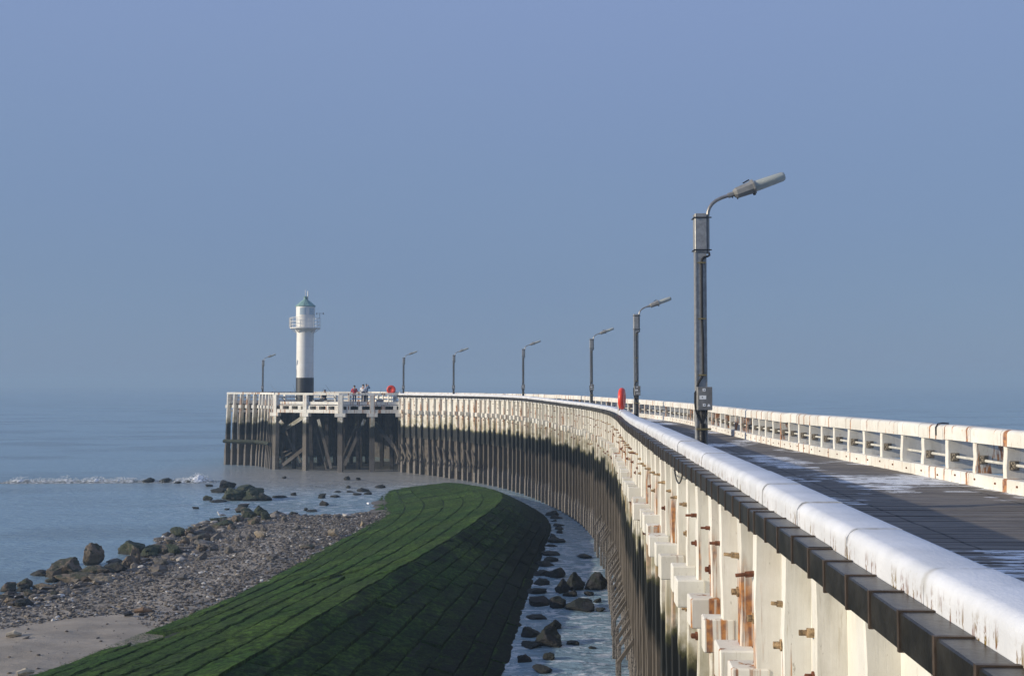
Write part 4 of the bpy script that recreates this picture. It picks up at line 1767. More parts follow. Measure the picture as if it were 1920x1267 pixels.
# ------------------------------------------------------------------ lifebuoy cases
def make_buoy():
    root = empty('lifebuoy_case')
    r0 = 0.385
    prof = []
    for k in range(13):
        a = -math.pi / 2 + math.pi * k / 12
        prof.append((r0 - 0.09 + 0.09 * math.cos(a), 0.10 * math.sin(a)))
    mb = MB()
    mb.lathe([(0.02, -0.085), (0.14, -0.085), (0.15, -0.10)] + prof + [(0.15, 0.10), (0.14, 0.085), (0.02, 0.085)], 36)
    o = mb.build('case', M['orange'], root, smooth=True, angle=60)
    o.rotation_euler = (R(90), 0, 0)
    o.location = (0, 0, 1.28)
    MB().lathe([(0.01, -0.088), (0.125, -0.088), (0.125, -0.094), (0.01, -0.094)], 24).build('recess', M['orange_dark'], o)
    MB().box(-0.028, 0.028, -0.24, 0.20, -0.108, -0.095).build('strap', M['sticker'], o)
    for z in (0.0,):
        pass
    MB().tube([(0, 0.11, -0.2), (0, 0.11, 1.3)], 0.035, 8).build('post', M['galv'], root, smooth=True)
    return root


b1 = make_buoy()
b1.location = (at_y(733.5, 730, 89.6).x, 89.6, 0.0)
tag(b1, 'round orange-red lifebuoy case seen face on at the pier head', 'lifebuoy', 'lifebuoy cases')
b2 = copy_tree(b1)
b2.location = (at_y(1166, 745, 37.6).x, 37.6, -0.04)
b2.rotation_euler = (0, 0, R(76))
tag(b2, 'orange-red lifebuoy case seen edge on behind the white parapet', 'lifebuoy', 'lifebuoy cases')

# ------------------------------------------------------------------ rocks
def rock_mesh(seed, tall=False):
    rr = random.Random(seed)
    bm = bmesh.new()
    bmesh.ops.create_icosphere(bm, subdivisions=4, radius=1)
    off = Vector((rr.uniform(0, 99), rr.uniform(0, 99), rr.uniform(0, 99)))
    planes = []
    for _ in range(20):
        n_ = Vector((rr.gauss(0, 1), rr.gauss(0, 1), rr.gauss(0, 0.8))).normalized()
        planes.append((n_, rr.uniform(0.50, 0.86)))
    for v in bm.verts:
        p = v.co.copy()
        for (n_, d) in planes:
            e = p.dot(n_) - d
            if e > 0:
                p -= n_ * e * 0.97
        p *= 1 + 0.12 * mnoise.noise(p * 1.6 + off) + 0.11 * mnoise.noise(p * 4 + off) + 0.07 * mnoise.noise(p * 9 + off)
        if p.z < -0.45:
            p.z = -0.45 + (p.z + 0.45) * 0.3
        if tall:
            k = max(0.0, p.z)
            tp_ = 0.10 if seed == 121 else 0.42
            p.x *= 1 - tp_ * k
            p.y *= 1 - tp_ * 0.7 * k
        v.co = p
    me = bpy.data.meshes.new('rock')
    bm.to_mesh(me)
    bm.free()
    xs_ = [v.co.x for v in me.vertices]
    zs_ = [v.co.z for v in me.vertices]
    # normalise: width 1, base at 0 (a little sunk), top at 1
    w_ = max(xs_) - min(xs_)
    zt = max(zs_)
    zb = -0.40
    for v in me.vertices:
        v.co = Vector((v.co.x / w_, v.co.y / w_, (v.co.z - zb) / (zt - zb)))
    me.polygons.foreach_set('use_smooth', [True] * len(me.polygons))
    me.set_sharp_from_angle(angle=R(22))
    return me


ROCKS = {}


def rock_data(shape, mk):
    key = (shape, mk)
    if key not in ROCKS:
        me = rock_mesh(100 + shape) if shape < 20 else rock_mesh(100 + shape, True)
        me.materials.append(M['rock_' + mk])
        ROCKS[key] = me
    return ROCKS[key]


def rock(px, py, wpx, hpx, mk, label, group=None, z=None, shape=None, depth=None):
    zz = WATER if z is None else z
    p = at_z(px, py, zz)
    if z is None:
        for _ in range(3):
            zz = max(WATER, beach_h(p.x, p.y) if (-46 < p.x < -4 and 9 < p.y < 74) else WATER)
            p = at_z(px, py, zz)
    d = p.y
    w_ = wpx * d / F
    h_ = hpx * d / F
    sh = random.randrange(12) if shape is None else shape
    o = bpy.data.objects.new('rock', rock_data(sh, mk))
    C.objects.link(o)
    dp = depth if depth else random.uniform(0.8, 1.15)
    flip = random.choice((0, math.pi)) + random.uniform(-0.35, 0.35)
    o.location = (p.x, p.y + w_ * dp * 0.35, zz - h_ * 0.06)
    o.rotation_euler = (0, 0, flip)
    o.scale = (w_, max(w_ * dp, 0.25), max(h_ * 1.12, 0.06))
    tag(o, label, 'rock', group)
    return o


G1, G2, G3, G4, G5, G6 = ('rocks at the left water edge', 'rocks along the shingle shore', 'weedy rocks off the beach tip', 'rocks in the pier channel', 'small rocks in the shallows', 'rocks in the breaking wave')
rock(167, 1060, 38, 39, 'b', 'tall brown standing boulder with rounded top at the water edge', G1, shape=21)
rock(118, 1077, 62, 27, 'b', 'broad brown rock leaning just left of the standing boulder', G1)
rock(97, 1082, 32, 17, 'b', 'tan rounded rock at the left foot of the standing boulder', G1)
rock(207, 1074, 56, 17, 'd', 'long dark slab just right of the standing boulder', G1, depth=0.6)
rock(178, 1078, 84, 15, 'b', 'flat brown slab in front of the standing boulder', G1, depth=0.5)
rock(138, 1092, 92, 15, 'b', 'long tan slab lowest in front of the standing boulder', G1, depth=0.5)
rock(70, 1079, 44, 9, 'd', 'low dark weedy ledge reaching left into the water', G1, depth=0.6)
rock(126, 1060, 26, 12, 'b', 'small tilted brown rock on the back of the boulder heap', G1)
rock(182, 1092, 46, 10, 't', 'pale low rock on the shingle before the boulder heap', G1)
rock(236, 1064, 26, 20, 'b', 'small brown pointed rock paired with a darker spike', G1, shape=22)
rock(248, 1062, 22, 33, 'b', 'dark pointed spike of rock right of the standing boulder', G1, shape=23)
rock(244, 1040, 56, 23, 'm', 'large mossy dark rock sloping into the water', G1)
rock(278, 1043, 38, 19, 'm', 'grey-green rock touching the large mossy one', G1)
rock(302, 1041, 34, 16, 'b', 'brown block between the mossy rocks', G1)
rock(321, 1041, 40, 18, 'm', 'rounded mossy rock at the right end of its row', G1)
rock(262, 1054, 30, 9, 'g', 'grey low stone under the mossy rocks', G1)
rock(210, 1057, 30, 8, 'g', 'flat grey stone awash behind the dark slab', G1)
rock(11, 1108, 30, 15, 'b', 'brown rock cut by the left picture edge', G1)
rock(42, 1101, 32, 15, 'b', 'peaked brown rock second from the left edge', G1)
rock(78, 1105, 58, 11, 'b', 'long squared brown stone like a fallen kerb', G1, depth=0.35)
rock(40, 1108, 26, 11, 'd', 'dark small block before the peaked brown rock', G1)
rock(50, 1117, 22, 10, 'b', 'brown cube-like stone standing in the tide pool', G1)
rock(101, 1118, 17, 10, 'd', 'small dark cube-like stone on the shingle spit', G1)
rock(8, 1122, 28, 7, 'd', 'low dark slab at the left edge by the tide pool', G1, depth=0.5)
rock(18, 1130, 36, 9, 'b', 'flat brown slab below the tide pool', G1, depth=0.5)
rock(40, 1137, 34, 12, 'd', 'dark sloping rock below the tide pool', G1)
rock(93, 1092, 26, 10, 'b', 'rough brown stone behind the kerb-like stone', G1)
for (px, py, w_, h_, mk, lab) in (
        (333, 1006, 34, 16, 'm', 'mossy rock at the left end of the middle shore row'),
        (352, 1005, 22, 16, 'b', 'brown steep rock beside the mossy end rock'),
        (381, 1002, 36, 15, 'g', 'broad grey rock in the middle shore row'),
        (400, 980, 20, 8, 'm', 'low weedy rock left of the standing gull'),
        (415, 976, 34, 6, 'm', 'flat weedy rock the gull stands on'),
        (418, 989, 40, 13, 'm', 'wide mossy rock in front of the gull'),
        (432, 992, 18, 10, 'b', 'small brown block right of the wide mossy rock'),
        (443, 978, 26, 12, 'b', 'smooth brown rock right of the gull'),
        (462, 974, 30, 20, 'm', 'dark green mossy hump at the shore point'),
        (485, 968, 30, 19, 'm', 'second dark green hump at the shore point'),
        (451, 961, 28, 9, 'b', 'brown ledge awash behind the mossy humps'),
        (455, 951, 24, 6, 'd', 'flat dark rock awash beyond the shore point'),
        (474, 983, 26, 13, 'b', 'brown rounded rock before the mossy humps'),
        (518, 968, 26, 10, 'g', 'grey ledge at the tip of the shingle'),
        (497, 974, 20, 14, 'm', 'mossy stone right of the dark humps'),
        (533, 977, 15, 10, 'g', 'squared pale grey stone alone on the shingle tip'),
        (549, 965, 19, 6, 'd', 'dark flat stone just off the shingle tip'),
        (493, 997, 15, 11, 'g', 'grey stone in the middle of the upper shingle'),
        (488, 1008, 24, 12, 't', 'tan and brown block on the middle shingle'),
        (446, 1014, 16, 12, 'g', 'grey boulder left of its twin on the shingle'),
        (467, 1014, 18, 11, 'g', 'grey boulder right of its twin on the shingle'),
        (405, 1012, 20, 14, 'g', 'rounded grey boulder under the middle shore row'),
        (428, 1037, 20, 13, 'g', 'boxy light grey boulder alone on the lower shingle'),
        (378, 1049, 19, 14, 'g', 'grey knobbly boulder on the lower shingle'),
        (399, 1032, 18, 12, 'g', 'brown-grey boulder beside the knobbly one'),
        (376, 1034, 24, 14, 'b', 'brown wide boulder above the knobbly one'),
        (343, 1022, 24, 15, 'b', 'dark brown steep boulder at the shore bend'),
        (372, 1014, 42, 12, 'b', 'long brown slab under the grey row'),
        (375, 1022, 40, 9, 'g', 'second long slab lying under the first'),
        (318, 1022, 20, 10, 'b', 'tan pointed rock in the water at the shore bend'),
        (300, 1060, 30, 12, 'g', 'grey stone on shingle right of the dark spike'),
        (624, 1006, 24, 14, 't', 'tan square boulder near the breakwater foot'),
        (679, 986, 9, 9, 't', 'small white block at the breakwater foot'),
        (557, 992, 14, 7, 'g', 'small grey stone high on the shingle'),
        (510, 1049, 19, 9, 'g', 'grey flat stone on the lower right shingle'),
        (575, 1029, 32, 7, 'b', 'long dark plank-like stone near the breakwater'),
        (340, 1088, 22, 10, 'g', 'lone grey block on the dark lower shingle'),
        (276, 1091, 22, 5, 'g', 'pale flat stone on the dark lower shingle')):
    rock(px, py, w_, h_, mk, lab, G2)
for (px, py, w_, h_, mk, lab) in (
        (388, 938, 19, 9, 'm', 'small round mossy rock at the left of the weedy reef'),
        (438, 938, 62, 22, 'm', 'broad weedy mass in the middle of the reef'),
        (470, 938, 46, 22, 'm', 'weedy hump right of the middle of the reef'),
        (490, 939, 32, 14, 'd', 'dark smooth shoulder at the right end of the reef'),
        (422, 915, 34, 14, 'd', 'dark crest at the back of the reef'),
        (458, 922, 36, 12, 'm', 'weedy ridge behind the broad mass of the reef'),
        (434, 924, 18, 9, 'b', 'tan rock in the hollow of the reef'),
        (408, 924, 32, 8, 'd', 'dark low rock at the back left of the reef'),
        (470, 918, 22, 7, 'd', 'dark ledge at the back right of the reef'),
        (405, 942, 32, 4, 'd', 'flat dark rock awash before the reef'),
        (522, 933, 30, 4, 'd', 'flat rock awash right of the reef'),
        (390, 912, 16, 4, 'd', 'flat dark rock awash left behind the reef')):
    rock(px, py, w_, h_, mk, lab, G3)
for (px, py, w_, h_, lab) in (
        (276, 905, 25, 9, 'larger dark rock in the line of surf'), (308, 905, 24, 8, 'second dark rock in the line of surf'), (331, 906, 13, 4, 'small dark rock in the surf right of the pair'),
        (353, 905, 11, 4, 'tiny dark rock by the breaking crest')):
    rock(px, py, w_, h_, 'd', lab, G6)
for (px, py, w_, h_, lab) in (
        (532, 897, 9, 4, 'tiny dark rock before the pier head palisade'), (650, 900, 13, 7, 'dark pointed rock left of its pair before the pier head'), (671, 900, 10, 5, 'dark pointed rock right of its pair before the pier head'),
        (550, 929, 13, 6, 'small dark hump in the cove right of the reef'), (603, 934, 16, 8, 'dark dome in the middle of the cove'), (607, 948, 19, 9, 'larger dark dome nearest the shingle in the cove'),
        (627, 932, 20, 4, 'flat dark rock right of the dome'), (653, 915, 9, 5, 'small dark rock in the foam of the cove'), (572, 957, 9, 5, 'round black stone off the shingle tip'),
        (582, 959, 22, 3, 'flat dark streak of rock off the shingle tip'), (678, 922, 26, 7, 'dark ragged rock beside the breakwater end'), (668, 928, 18, 4, 'flat dark rock under the ragged one'),
        (712, 915, 20, 6, 'dark rock in foam at the breakwater end'), (632, 923, 14, 3, 'low dark streak left of the ragged rock'), (655, 923, 18, 3, 'low dark streak touching the ragged rock'),
        (365, 954, 14, 4, 'lone flat rock in open water left of the gull'), (425, 956, 11, 3, 'tiny flat rock behind the gull'), (690, 927, 16, 5, 'small dark rock touching the breakwater end')):
    rock(px, py, w_, h_, 'd', lab, G5)
for (px, py, w_, h_, lab) in (
        (1045, 1083, 40, 21, 'dark rock at the breakwater side of the middle channel heap'), (1081, 1106, 40, 36, 'large dark rock in the middle of the channel heap'),
        (1118, 1106, 44, 35, 'peaked dark rock nearest the pier in the channel heap'), (1053, 1112, 30, 30, 'dark rock low at the left of the channel heap'),
        (1072, 1118, 30, 13, 'dark rock just below the channel heap'), (1104, 1116, 19, 9, 'small dark rock awash below the peaked one'),
        (1122, 1129, 16, 9, 'small dark rock awash near the piles'), (1098, 1046, 30, 7, 'flat dark rock awash up the channel'),
        (1044, 1140, 32, 24, 'dark rock touching the breakwater in the second heap'), (1088, 1145, 58, 20, 'long dark rock across the second heap'),
        (1125, 1146, 20, 8, 'small dark tail of the second heap'), (1038, 1180, 32, 19, 'pointed dark rock above the large lower one'),
        (1028, 1212, 50, 38, 'large black rock low in the channel by the breakwater'), (1031, 1237, 22, 15, 'small black rock alone low in the channel'),
        (1074, 1208, 28, 7, 'flat rock awash low in the channel'), (1110, 1216, 16, 5, 'tiny rock awash low in the channel'), (1020, 1262, 40, 12, 'black rock at the lower picture edge in the channel')):
    rock(px, py, w_, h_ * 0.82, 'd', lab, G4, z=WATER, shape=random.choice((20, 21, 22, 23, 24, 25)) if h_ > 12 else None)
# rubble at the foot of the breakwater on the pier side
for i in range(22):
    t = 1.2 + i * 0.21 + random.uniform(-0.05, 0.05)
    p = mound(t, 0.90 + random.uniform(0, 0.1))
    sh = random.randrange(12)
    o = bpy.data.objects.new('rock', rock_data(sh, 'd'))
    C.objects.link(o)
    w_ = random.uniform(0.35, 0.8)
    o.location = (p.x, p.y, WATER - 0.08)
    o.rotation_euler = (0, 0, random.uniform(0, 6.28))
    o.scale = (w_, w_ * random.uniform(0.8, 1.4), random.uniform(0.18, 0.36))
    tag(o, 'black rubble stone along the shaded foot of the breakwater', 'rock', 'rubble stones at the breakwater foot')

# driftwood, litter, gull
def drift(px, py, L, mk, lab, rz, name='driftwood'):
    p = at_z(px, py, -5.0)
    p.z = beach_h(p.x, p.y)
    p = at_z(px, py, p.z)
    mb = MB()
    for k in range(2):
        a = random.uniform(-0.15, 0.15)
        mb.tube([(-L / 2 + k * 0.1, k * 0.12, 0.06), (0, k * 0.14 + a * 0.3, 0.09), (L / 2 - k * 0.2, k * 0.1 + a, 0.05)], [0.06, 0.075, 0.04], 6)
    o = mb.build(name, mk)
    o.location = (p.x, p.y, beach_h(p.x, p.y))
    o.rotation_euler = (0, 0, rz)
    tag(o, lab, 'driftwood')


M['drift'] = plain('weathered_brown_wood', (0.24, 0.15, 0.085), 0.8, 0, 0.35, 8, 0.5)
M['drift2'] = plain('pale_wood', (0.45, 0.38, 0.27), 0.8, 0, 0.35, 8, 0.5)
drift(268, 1148, 0.50, M['drift'], 'brown piece of driftwood on the sand near the breakwater', 0.1)
drift(26, 1193, 0.38, M['drift2'], 'pale broken piece of driftwood on the sand at lower left', 0.3)
drift(240, 1156, 0.22, M['cable'], 'short dark piece of driftwood left of the brown one', -0.1)
drift(48, 1265, 0.36, M['drift2'], 'pale driftwood block at the lower picture edge', 0.4)


def gull():
    p = at_z(415, 972, WATER + 0.25)
    root = empty('gull', p)
    tag(root, 'white gull with grey wings standing on a weedy rock at the shore', 'gull')
    mb = MB()
    mb.tube([(-0.20, 0, 0.16), (-0.12, 0, 0.19), (-0.02, 0, 0.21), (0.08, 0, 0.225), (0.13, 0, 0.26), (0.15, 0, 0.31), (0.17, 0, 0.345), (0.20, 0, 0.345), (0.215, 0, 0.34)],
            [0.012, 0.045, 0.08, 0.075, 0.055, 0.042, 0.042, 0.030, 0.010], 12)
    mb.build('body', M['sticker'], root, smooth=True, angle=180)
    for sgn in (-1, 1):
        MB().tube([(0.06, 0.07 * sgn, 0.235), (-0.06, 0.082 * sgn, 0.22), (-0.25, 0.03 * sgn, 0.175)], [0.02, 0.045, 0.008], 8).build('wing', M['galv'], root, smooth=True)
        MB().tube([(0.02, 0.03 * sgn, 0.15), (0.02, 0.03 * sgn, 0.0), (0.05, 0.03 * sgn, 0.0)], 0.008, 6).build('leg', M['brass'], root)
    MB().tube([(0.21, 0, 0.34), (0.25, 0, 0.333)], [0.012, 0.003], 6).build('beak', M['brass'], root)
    root.rotation_euler = (0, 0, R(200))


gull()


def litter(px, py, w_, h_, lab):
    p = at_z(px, py, WATER + 0.05)
    me = rock_mesh(300 + int(px))
    me.materials.append(M['sticker'])
    o = bpy.data.objects.new('plastic_litter', me)
    C.objects.link(o)
    d = p.y
    o.location = p
    o.scale = (w_ * d / F, w_ * d / F * 0.7, h_ * d / F)
    tag(o, lab, 'litter')


litter(692, 945, 10, 4, 'white scrap of plastic floating by the breakwater end')
litter(1020, 1125, 6, 4, 'white scrap on the dark rocks by the channel')
litter(629, 1019, 5, 3, 'tiny white scrap on the edge of the green breakwater')

# ------------------------------------------------------------------ breaking wave
def wave():
    V, Fc = [], []
    a, b = at_z(5, 905, WATER), at_z(405, 903, WATER)
    n = 260
    rows = 9
    for i in range(n + 1):
        f = i / n
        p = a.lerp(b, f)
        x = p.x
        hgt = 0.15 + 0.16 * mnoise.noise(Vector((x * 0.9, 1, 0))) + 0.08 * abs(mnoise.noise(Vector((x * 4.0, 7, 0))))
        hgt *= min(1, f / 0.06, (1 - f) / 0.05)
        if f > 0.84:
            hgt += 0.30 * math.exp(-((f - 0.92) / 0.035) ** 2)
        if 0.62 < f < 0.80:
            hgt *= 0.55
        hgt = max(0.0, hgt)
        yo = 0.5 * mnoise.noise(Vector((x * 0.3, 4, 0)))
        for j in range(rows):
            g = (j / (rows - 1)) * 2 - 1
            prof = math.exp(-(g * 1.9) ** 2)
            zz = hgt * prof * (1 + 0.5 * mnoise.noise(Vector((x * 5, g * 4, 2))))
            V.append((x, p.y + yo + g * (0.75 + hgt), WATER + zz - 0.012 + (0.03 * prof)))
    for i in range(n):
        for j in range(rows - 1):
            k = i * rows + j
            Fc.append([k, k + rows, k + rows + 1, k + 1])
    # flung spray
    ico = bmesh.new()
    bmesh.ops.create_icosphere(ico, subdivisions=1, radius=1)
    bv = [v.co.copy() for v in ico.verts]
    bf = [[v.index for v in f.verts] for f in ico.faces]
    ico.free()
    for _ in range(6500):
        f = random.random()
        p = a.lerp(b, f)
        x = p.x
        yo = 0.5 * mnoise.noise(Vector((x * 0.3, 4, 0)))
        top = 0.26 + 0.22 * mnoise.noise(Vector((x * 0.9, 1, 0))) + 0.35 * max(0, mnoise.noise(Vector((x * 2.0, 11, 0)))) + (0.32 * math.exp(-((f - 0.92) / 0.03) ** 2))
        top *= min(1, f / 0.05, (1 - f) / 0.05)
        if 0.62 < f < 0.80:
            top *= 0.5
        zz = random.random() ** 1.6 * max(0.02, top) * 1.15
        s_ = random.uniform(0.006, 0.020)
        k = len(V)
        c = Vector((x + random.gauss(0, 0.1), p.y + yo + random.gauss(0, 0.35), WATER + zz))
        for v in bv:
            V.append(tuple(c + Vector((v.x * s_ * 1.6, v.y * s_, v.z * s_))))
        Fc += [[k + i for i in q_] for q_ in bf]
    me = bpy.data.meshes.new('breaking_wave')
    me.from_pydata(V, [], Fc)
    o = link_mesh('breaking_wave', me, M['foam'], smooth=True, angle=60, recalc=False)
    tag(o, 'white line of surf breaking over sunken rocks', None, None, 'stuff')


wave()

# ------------------------------------------------------------------ people and tackle
M['skin'] = plain('skin', (0.50, 0.30, 0.21), 0.55, 0, 0.05)
M['c_red'] = plain('red_jacket_cloth', (0.50, 0.030, 0.050), 0.8, 0, 0.15)
M['c_white'] = plain('white_jacket_cloth', (0.72, 0.72, 0.74), 0.8, 0, 0.08)
M['c_navy'] = plain('navy_cloth', (0.025, 0.030, 0.065), 0.85, 0, 0.2)
M['c_blue'] = plain('blue_grey_cloth', (0.09, 0.16, 0.26), 0.85, 0, 0.2)
M['c_black'] = plain('black_cloth', (0.018, 0.019, 0.022), 0.85, 0, 0.2)
M['c_denim'] = plain('denim_cloth', (0.055, 0.075, 0.15), 0.85, 0, 0.2)
M['c_hair'] = plain('dark_hair', (0.030, 0.022, 0.018), 0.7, 0, 0.2)
M['c_grey'] = plain('grey_cap_cloth', (0.20, 0.23, 0.27), 0.85, 0, 0.2)


def skin_obj(name, joints, edges, mat, parent, root=0, sub=1):
    """one continuous surface grown round connected joints with a radius each"""
    me = bpy.data.meshes.new(name)
    me.from_pydata([j[0] for j in joints], edges, [])
    o = bpy.data.objects.new(name, me)
    C.objects.link(o)
    o.modifiers.new('skin', 'SKIN')
    sv = me.skin_vertices[0].data
    for i, j in enumerate(joints):
        r = j[1]
        sv[i].radius = r if isinstance(r, tuple) else (r, r)
        sv[i].use_root = (i == root)
    ss = o.modifiers.new('subsurf', 'SUBSURF')
    ss.levels = ss.render_levels = sub
    dg = bpy.context.evaluated_depsgraph_get()
    ev = o.evaluated_get(dg)
    m2 = bpy.data.meshes.new_from_object(ev)
    o.modifiers.clear()
    o.data = m2
    bpy.data.meshes.remove(me)
    m2.materials.clear()
    m2.materials.append(mat)
    m2.polygons.foreach_set('use_smooth', [True] * len(m2.polygons))
    o.parent = parent
    return o


def person(label, loc, rz, height, jacket, trousers, arms, seated=False, cap=None, band=None):
    """arms: for each side (elbow, wrist) in metres for a 1.75 m figure, x = its right, y = forward"""
    k = height / 1.75
    root = empty('person', loc, rz)
    tag(root, label, 'person', 'people on the pier head')
    hip = 0.93 if not seated else 0.50
    dz = hip - 0.93
    V3 = lambda x, y, z: (x * k, y * k, z * k)
    J, E = [], []

    def add(p, r, prev=None):
        J.append((V3(*p), r * k if not isinstance(r, tuple) else (r[0] * k, r[1] * k)))
        if prev is not None:
            E.append((prev, len(J) - 1))
        return len(J) - 1
    pel = add((0, 0, hip), (0.145, 0.105))
    wst = add((0, 0, hip + 0.20), (0.13, 0.095), pel)
    ch = add((0, 0.0, hip + 0.38), (0.155, 0.115), wst)
    nk = add((0, 0.0, hip + 0.54), 0.055, ch)
    hd = add((0, 0.015, hip + 0.63), 0.075, nk)
    tp = add((0, 0.01, hip + 0.735), 0.085, hd)
    add((0, 0.095, hip + 0.665), 0.016, hd)                # nose
    for s_ in (-1, 1):
        add((0.088 * s_, 0.0, hip + 0.67), 0.014, hd)      # ears
        sh = add((0.19 * s_, 0, hip + 0.475), 0.062, ch)
        el, wr = arms[0 if s_ < 0 else 1]
        e_ = add((el[0], el[1], el[2] + dz), 0.045, sh)
        w_ = add((wr[0], wr[1], wr[2] + dz), 0.032, e_)
        d = Vector(wr) - Vector(el)
        d.normalize()
        hnd = add(tuple(Vector((wr[0], wr[1], wr[2] + dz)) + d * 0.07), 0.034, w_)
        for fq in range(4):                                # fingers, slightly curled
            o_ = Vector((wr[0], wr[1], wr[2] + dz)) + d * 0.10 + Vector(((fq - 1.5) * 0.018, 0, 0))
            f1 = add(tuple(o_ + d * (0.035 + 0.006 * (fq in (1, 2)))), 0.009, hnd)
            add(tuple(o_ + d * 0.07 + Vector((0, 0.02, 0))), 0.008, f1)
        add(tuple(Vector((wr[0], wr[1], wr[2] + dz)) + d * 0.07 + Vector((-0.045 * s_, 0.02, 0))), 0.010, hnd)
        hpj = add((0.095 * s_, 0, hip - 0.05), 0.085, pel)
        if seated:
            kn = add((0.12 * s_, 0.44, hip - 0.02), 0.06, hpj)
            an = add((0.12 * s_, 0.48, 0.09), 0.042, kn)
        else:
            kn = add((0.105 * s_, 0.02, 0.50), 0.06, hpj)
            an = add((0.11 * s_, -0.02, 0.09), 0.042, kn)
        add((0.115 * s_, an and (J[an][0][1] / k + 0.16), 0.035), 0.038, an)
    skin_obj('body', J, E, M['skin'], root)
    # jacket
    J2, E2 = [], []

    def a2(p, r, prev=None):
        J2.append((V3(*p), (r[0] * k, r[1] * k) if isinstance(r, tuple) else r * k))
        if prev is not None:
            E2.append((prev, len(J2) - 1))
        return len(J2) - 1
    b0 = a2((0, 0, hip - 0.06), (0.175, 0.135))
    b1_ = a2((0, 0, hip + 0.18), (0.17, 0.13), b0)
    b2_ = a2((0, 0, hip + 0.38), (0.19, 0.145), b1_)
    a2((0, 0, hip + 0.53), 0.075, b2_)
    for s_ in (-1, 1):
        el, wr = arms[0 if s_ < 0 else 1]
        sh = a2((0.195 * s_, 0, hip + 0.46), 0.082, b2_)
        e_ = a2((el[0], el[1], el[2] + dz), 0.066, sh)
        a2((wr[0], wr[1], wr[2] + dz), 0.05, e_)
    skin_obj('jacket', J2, E2, jacket, root)
    if band:
        skin_obj('jacket_band', [(V3(0, 0, hip - 0.05), (0.188 * k, 0.148 * k)), (V3(0, 0, hip + 0.10), (0.186 * k, 0.146 * k)), (V3(0, 0, hip + 0.26), (0.196 * k, 0.152 * k))], [(0, 1), (1, 2)], band, root)
    # trousers and shoes
    J3 = [(V3(0, 0, hip + 0.02), (0.155 * k, 0.115 * k))]
    E3 = []
    sh_pts = []
    for s_ in (-1, 1):
        J3.append((V3(0.095 * s_, 0, hip - 0.06), 0.098 * k))
        i0 = len(J3) - 1
        E3.append((0, i0))
        if seated:
            pts = ((0.12 * s_, 0.44, hip - 0.02, 0.075), (0.12 * s_, 0.48, 0.12, 0.06))
        else:
            pts = ((0.105 * s_, 0.02, 0.50, 0.075), (0.11 * s_, -0.02, 0.12, 0.065))
        for q_ in pts:
            J3.append((V3(*q_[:3]), q_[3] * k))
            E3.append((len(J3) - 2, len(J3) - 1))
        sh_pts.append(pts[-1])
    skin_obj('trousers', J3, E3, trousers, root)
    for p_ in sh_pts:
        skin_obj('shoe', [(V3(p_[0], p_[1] - 0.05, 0.045), 0.045 * k), (V3(p_[0], p_[1] + 0.06, 0.045), 0.045 * k), (V3(p_[0], p_[1] + 0.17, 0.04), 0.036 * k)], [(0, 1), (1, 2)], M['c_black'], root)
    # hair or cap
    mb = MB()
    prof = [(0.100 * math.cos(a) + 0.001, 0.105 * math.sin(a)) for a in np.linspace(-0.25, math.pi / 2, 8)]
    mb.lathe(prof, 16, (0, -0.005, hip + 0.71))
    for v in mb.v:
        v *= k
    mb.build('cap' if cap else 'hair', cap or M['c_hair'], root, smooth=True, angle=60)
    return root


hang = (((-0.27, 0.02, 1.17), (-0.28, 0.12, 0.95)), ((0.27, 0.02, 1.17), (0.28, 0.12, 0.95)))
hold = (((-0.27, 0.05, 1.15), (-0.14, 0.24, 1.12)), ((0.27, 0.05, 1.15), (0.14, 0.24, 1.12)))
upr = (((-0.27, 0.10, 1.22), (-0.08, 0.20, 1.50)), ((0.33, 0.12, 1.34), (0.07, 0.20, 1.55)))


def spot(px, y):
    return (at_y(px, 735, y).x, y, 0.0)


person('person in a red jacket and blue trousers standing at the rail, looking away', spot(664.5, 93.0), R(15), 1.66, M['c_red'], M['c_denim'], hold)
person('person in a white jacket with navy lower half, back turned', spot(681, 93.4), R(-10), 1.76, M['c_white'], M['c_navy'], hold, band=M['c_navy'])
person('person in blue with a grey cap raising both hands to the face', spot(686.5, 94.6), R(-35), 1.82, M['c_blue'], M['c_black'], upr, cap=M['c_grey'])
person('person in black sitting low by the fishing rods near the lighthouse', spot(609, 92.4), R(60), 1.72, M['c_black'], M['c_black'], hold, seated=True)


def stool(px, y):
    p = spot(px, y)
    root = empty('folding_stool', p)
    tag(root, 'small folding stool under the seated person', 'stool')
    MB().box(-0.2, 0.2, -0.2, 0.2, 0.36, 0.40).build('seat', M['c_navy'], root)
    for sx in (-1, 1):
        for sy in (-1, 1):
            MB().tube([(0.18 * sx, 0.17 * sy, 0.36), (0.18 * sx, -0.17 * sy, 0.0)], 0.012, 6).build('leg', M['galv'], root)


stool(609, 92.3)


def rod(a, ya, b, yb, mat, lab, r=0.012):
    p0, p1 = at_y(*a, ya), at_y(*b, yb)
    root = empty('fishing_rod', p0)
    tag(root, lab, 'fishing rod', 'fishing rods at the pier head')
    d = p1 - p0
    mid = d * 0.5 + Vector((0, 0, -0.03))
    MB().tube([(0, 0, 0), mid, d], [r * 1.6, r, r * 0.4], 6).build('blank', mat, root, smooth=True)
    MB().tube([(0, 0, 0), d * 0.14], r * 2.2, 8).build('grip', M['c_black'], root, smooth=True)
    c = d * 0.17
    MB().tube([c + Vector((0, -0.06, -0.06)), c + Vector((0, 0.04, -0.06))], 0.045, 10).build('reel', M['ink'], root)


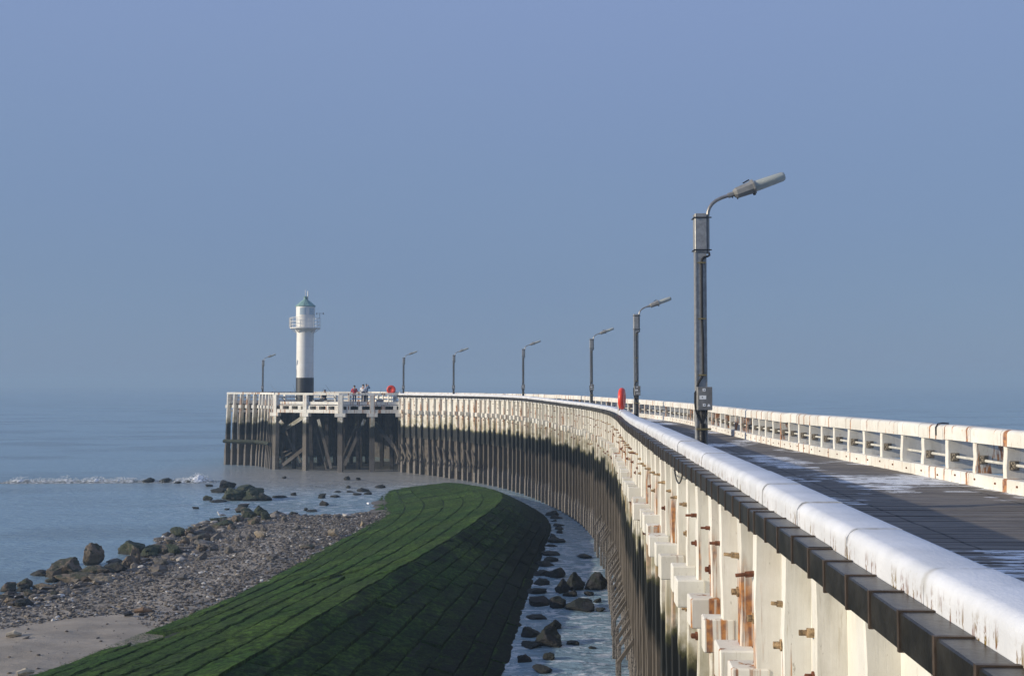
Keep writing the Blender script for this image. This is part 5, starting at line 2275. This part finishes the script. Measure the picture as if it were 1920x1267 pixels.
rod((534, 751), 90.6, (506, 719), 88.0, M['rodpaint'], 'pale fishing rod leaning over the left corner rail of the pier head')
rod((630, 748), 91.0, (610, 721), 89.6, M['c_black'], 'dark fishing rod slanting up right of the seated person')
rod((598, 745), 91.5, (607, 727), 91.9, M['c_black'], 'thin dark fishing rod just left of the seated person')
rod((559, 750), 95.0, (549, 720), 95.6, M['cable'], 'thin dark fishing rod beside the foot of the lighthouse')
rod((710, 746), 91.0, (715, 729), 91.2, M['c_black'], 'short dark fishing rod between the pair of people and the lifebuoy')
rod((738, 748), 92.0, (757, 722), 92.6, M['galv'], 'grey fishing rod between the lifebuoy and the lamp')


def tackle(px, y, w_, d_, h_, mat, name, lab):
    p = spot(px, y)
    root = empty(name, p)
    tag(root, lab, 'tackle box' if name == 'tackle_box' else 'bucket', 'fishing gear on the pier head')
    if name == 'bucket':
        MB().lathe([(w_ * 0.4, 0.0), (w_ * 0.5, h_), (w_ * 0.47, h_), (w_ * 0.38, 0.03)], 16).build('pail', mat, root, smooth=True)
        MB().tube([(w_ * 0.5 * math.cos(a), 0, h_ + w_ * 0.4 * math.sin(a)) for a in np.linspace(0, math.pi, 9)], 0.01, 6).build('handle', M['galv'], root)
    else:
        MB().box(-w_ / 2, w_ / 2, -d_ / 2, d_ / 2, 0, h_ * 0.75).build('box_body', mat, root, bevel=0.015)
        MB().box(-w_ / 2 - 0.01, w_ / 2 + 0.01, -d_ / 2 - 0.01, d_ / 2 + 0.01, h_ * 0.752, h_).build('lid', M['cabinet'], root, bevel=0.015)


tackle(598, 91.2, 0.6, 0.4, 0.45, M['c_navy'], 'tackle_box', 'dark blue tackle box left of the seated person')
tackle(620, 91.4, 0.5, 0.4, 0.40, M['sticker'], 'tackle_box', 'white tackle box right of the seated person')
tackle(590, 91.6, 0.32, 0.3, 0.34, M['sticker'], 'bucket', 'white bucket farthest left of the fishing gear')
tackle(712, 91.8, 0.55, 0.4, 0.45, M['c_denim'], 'tackle_box', 'blue tackle box under the short fishing rod')
tackle(696, 91.6, 0.32, 0.3, 0.34, M['c_navy'], 'bucket', 'navy bucket at the feet of the standing pair')
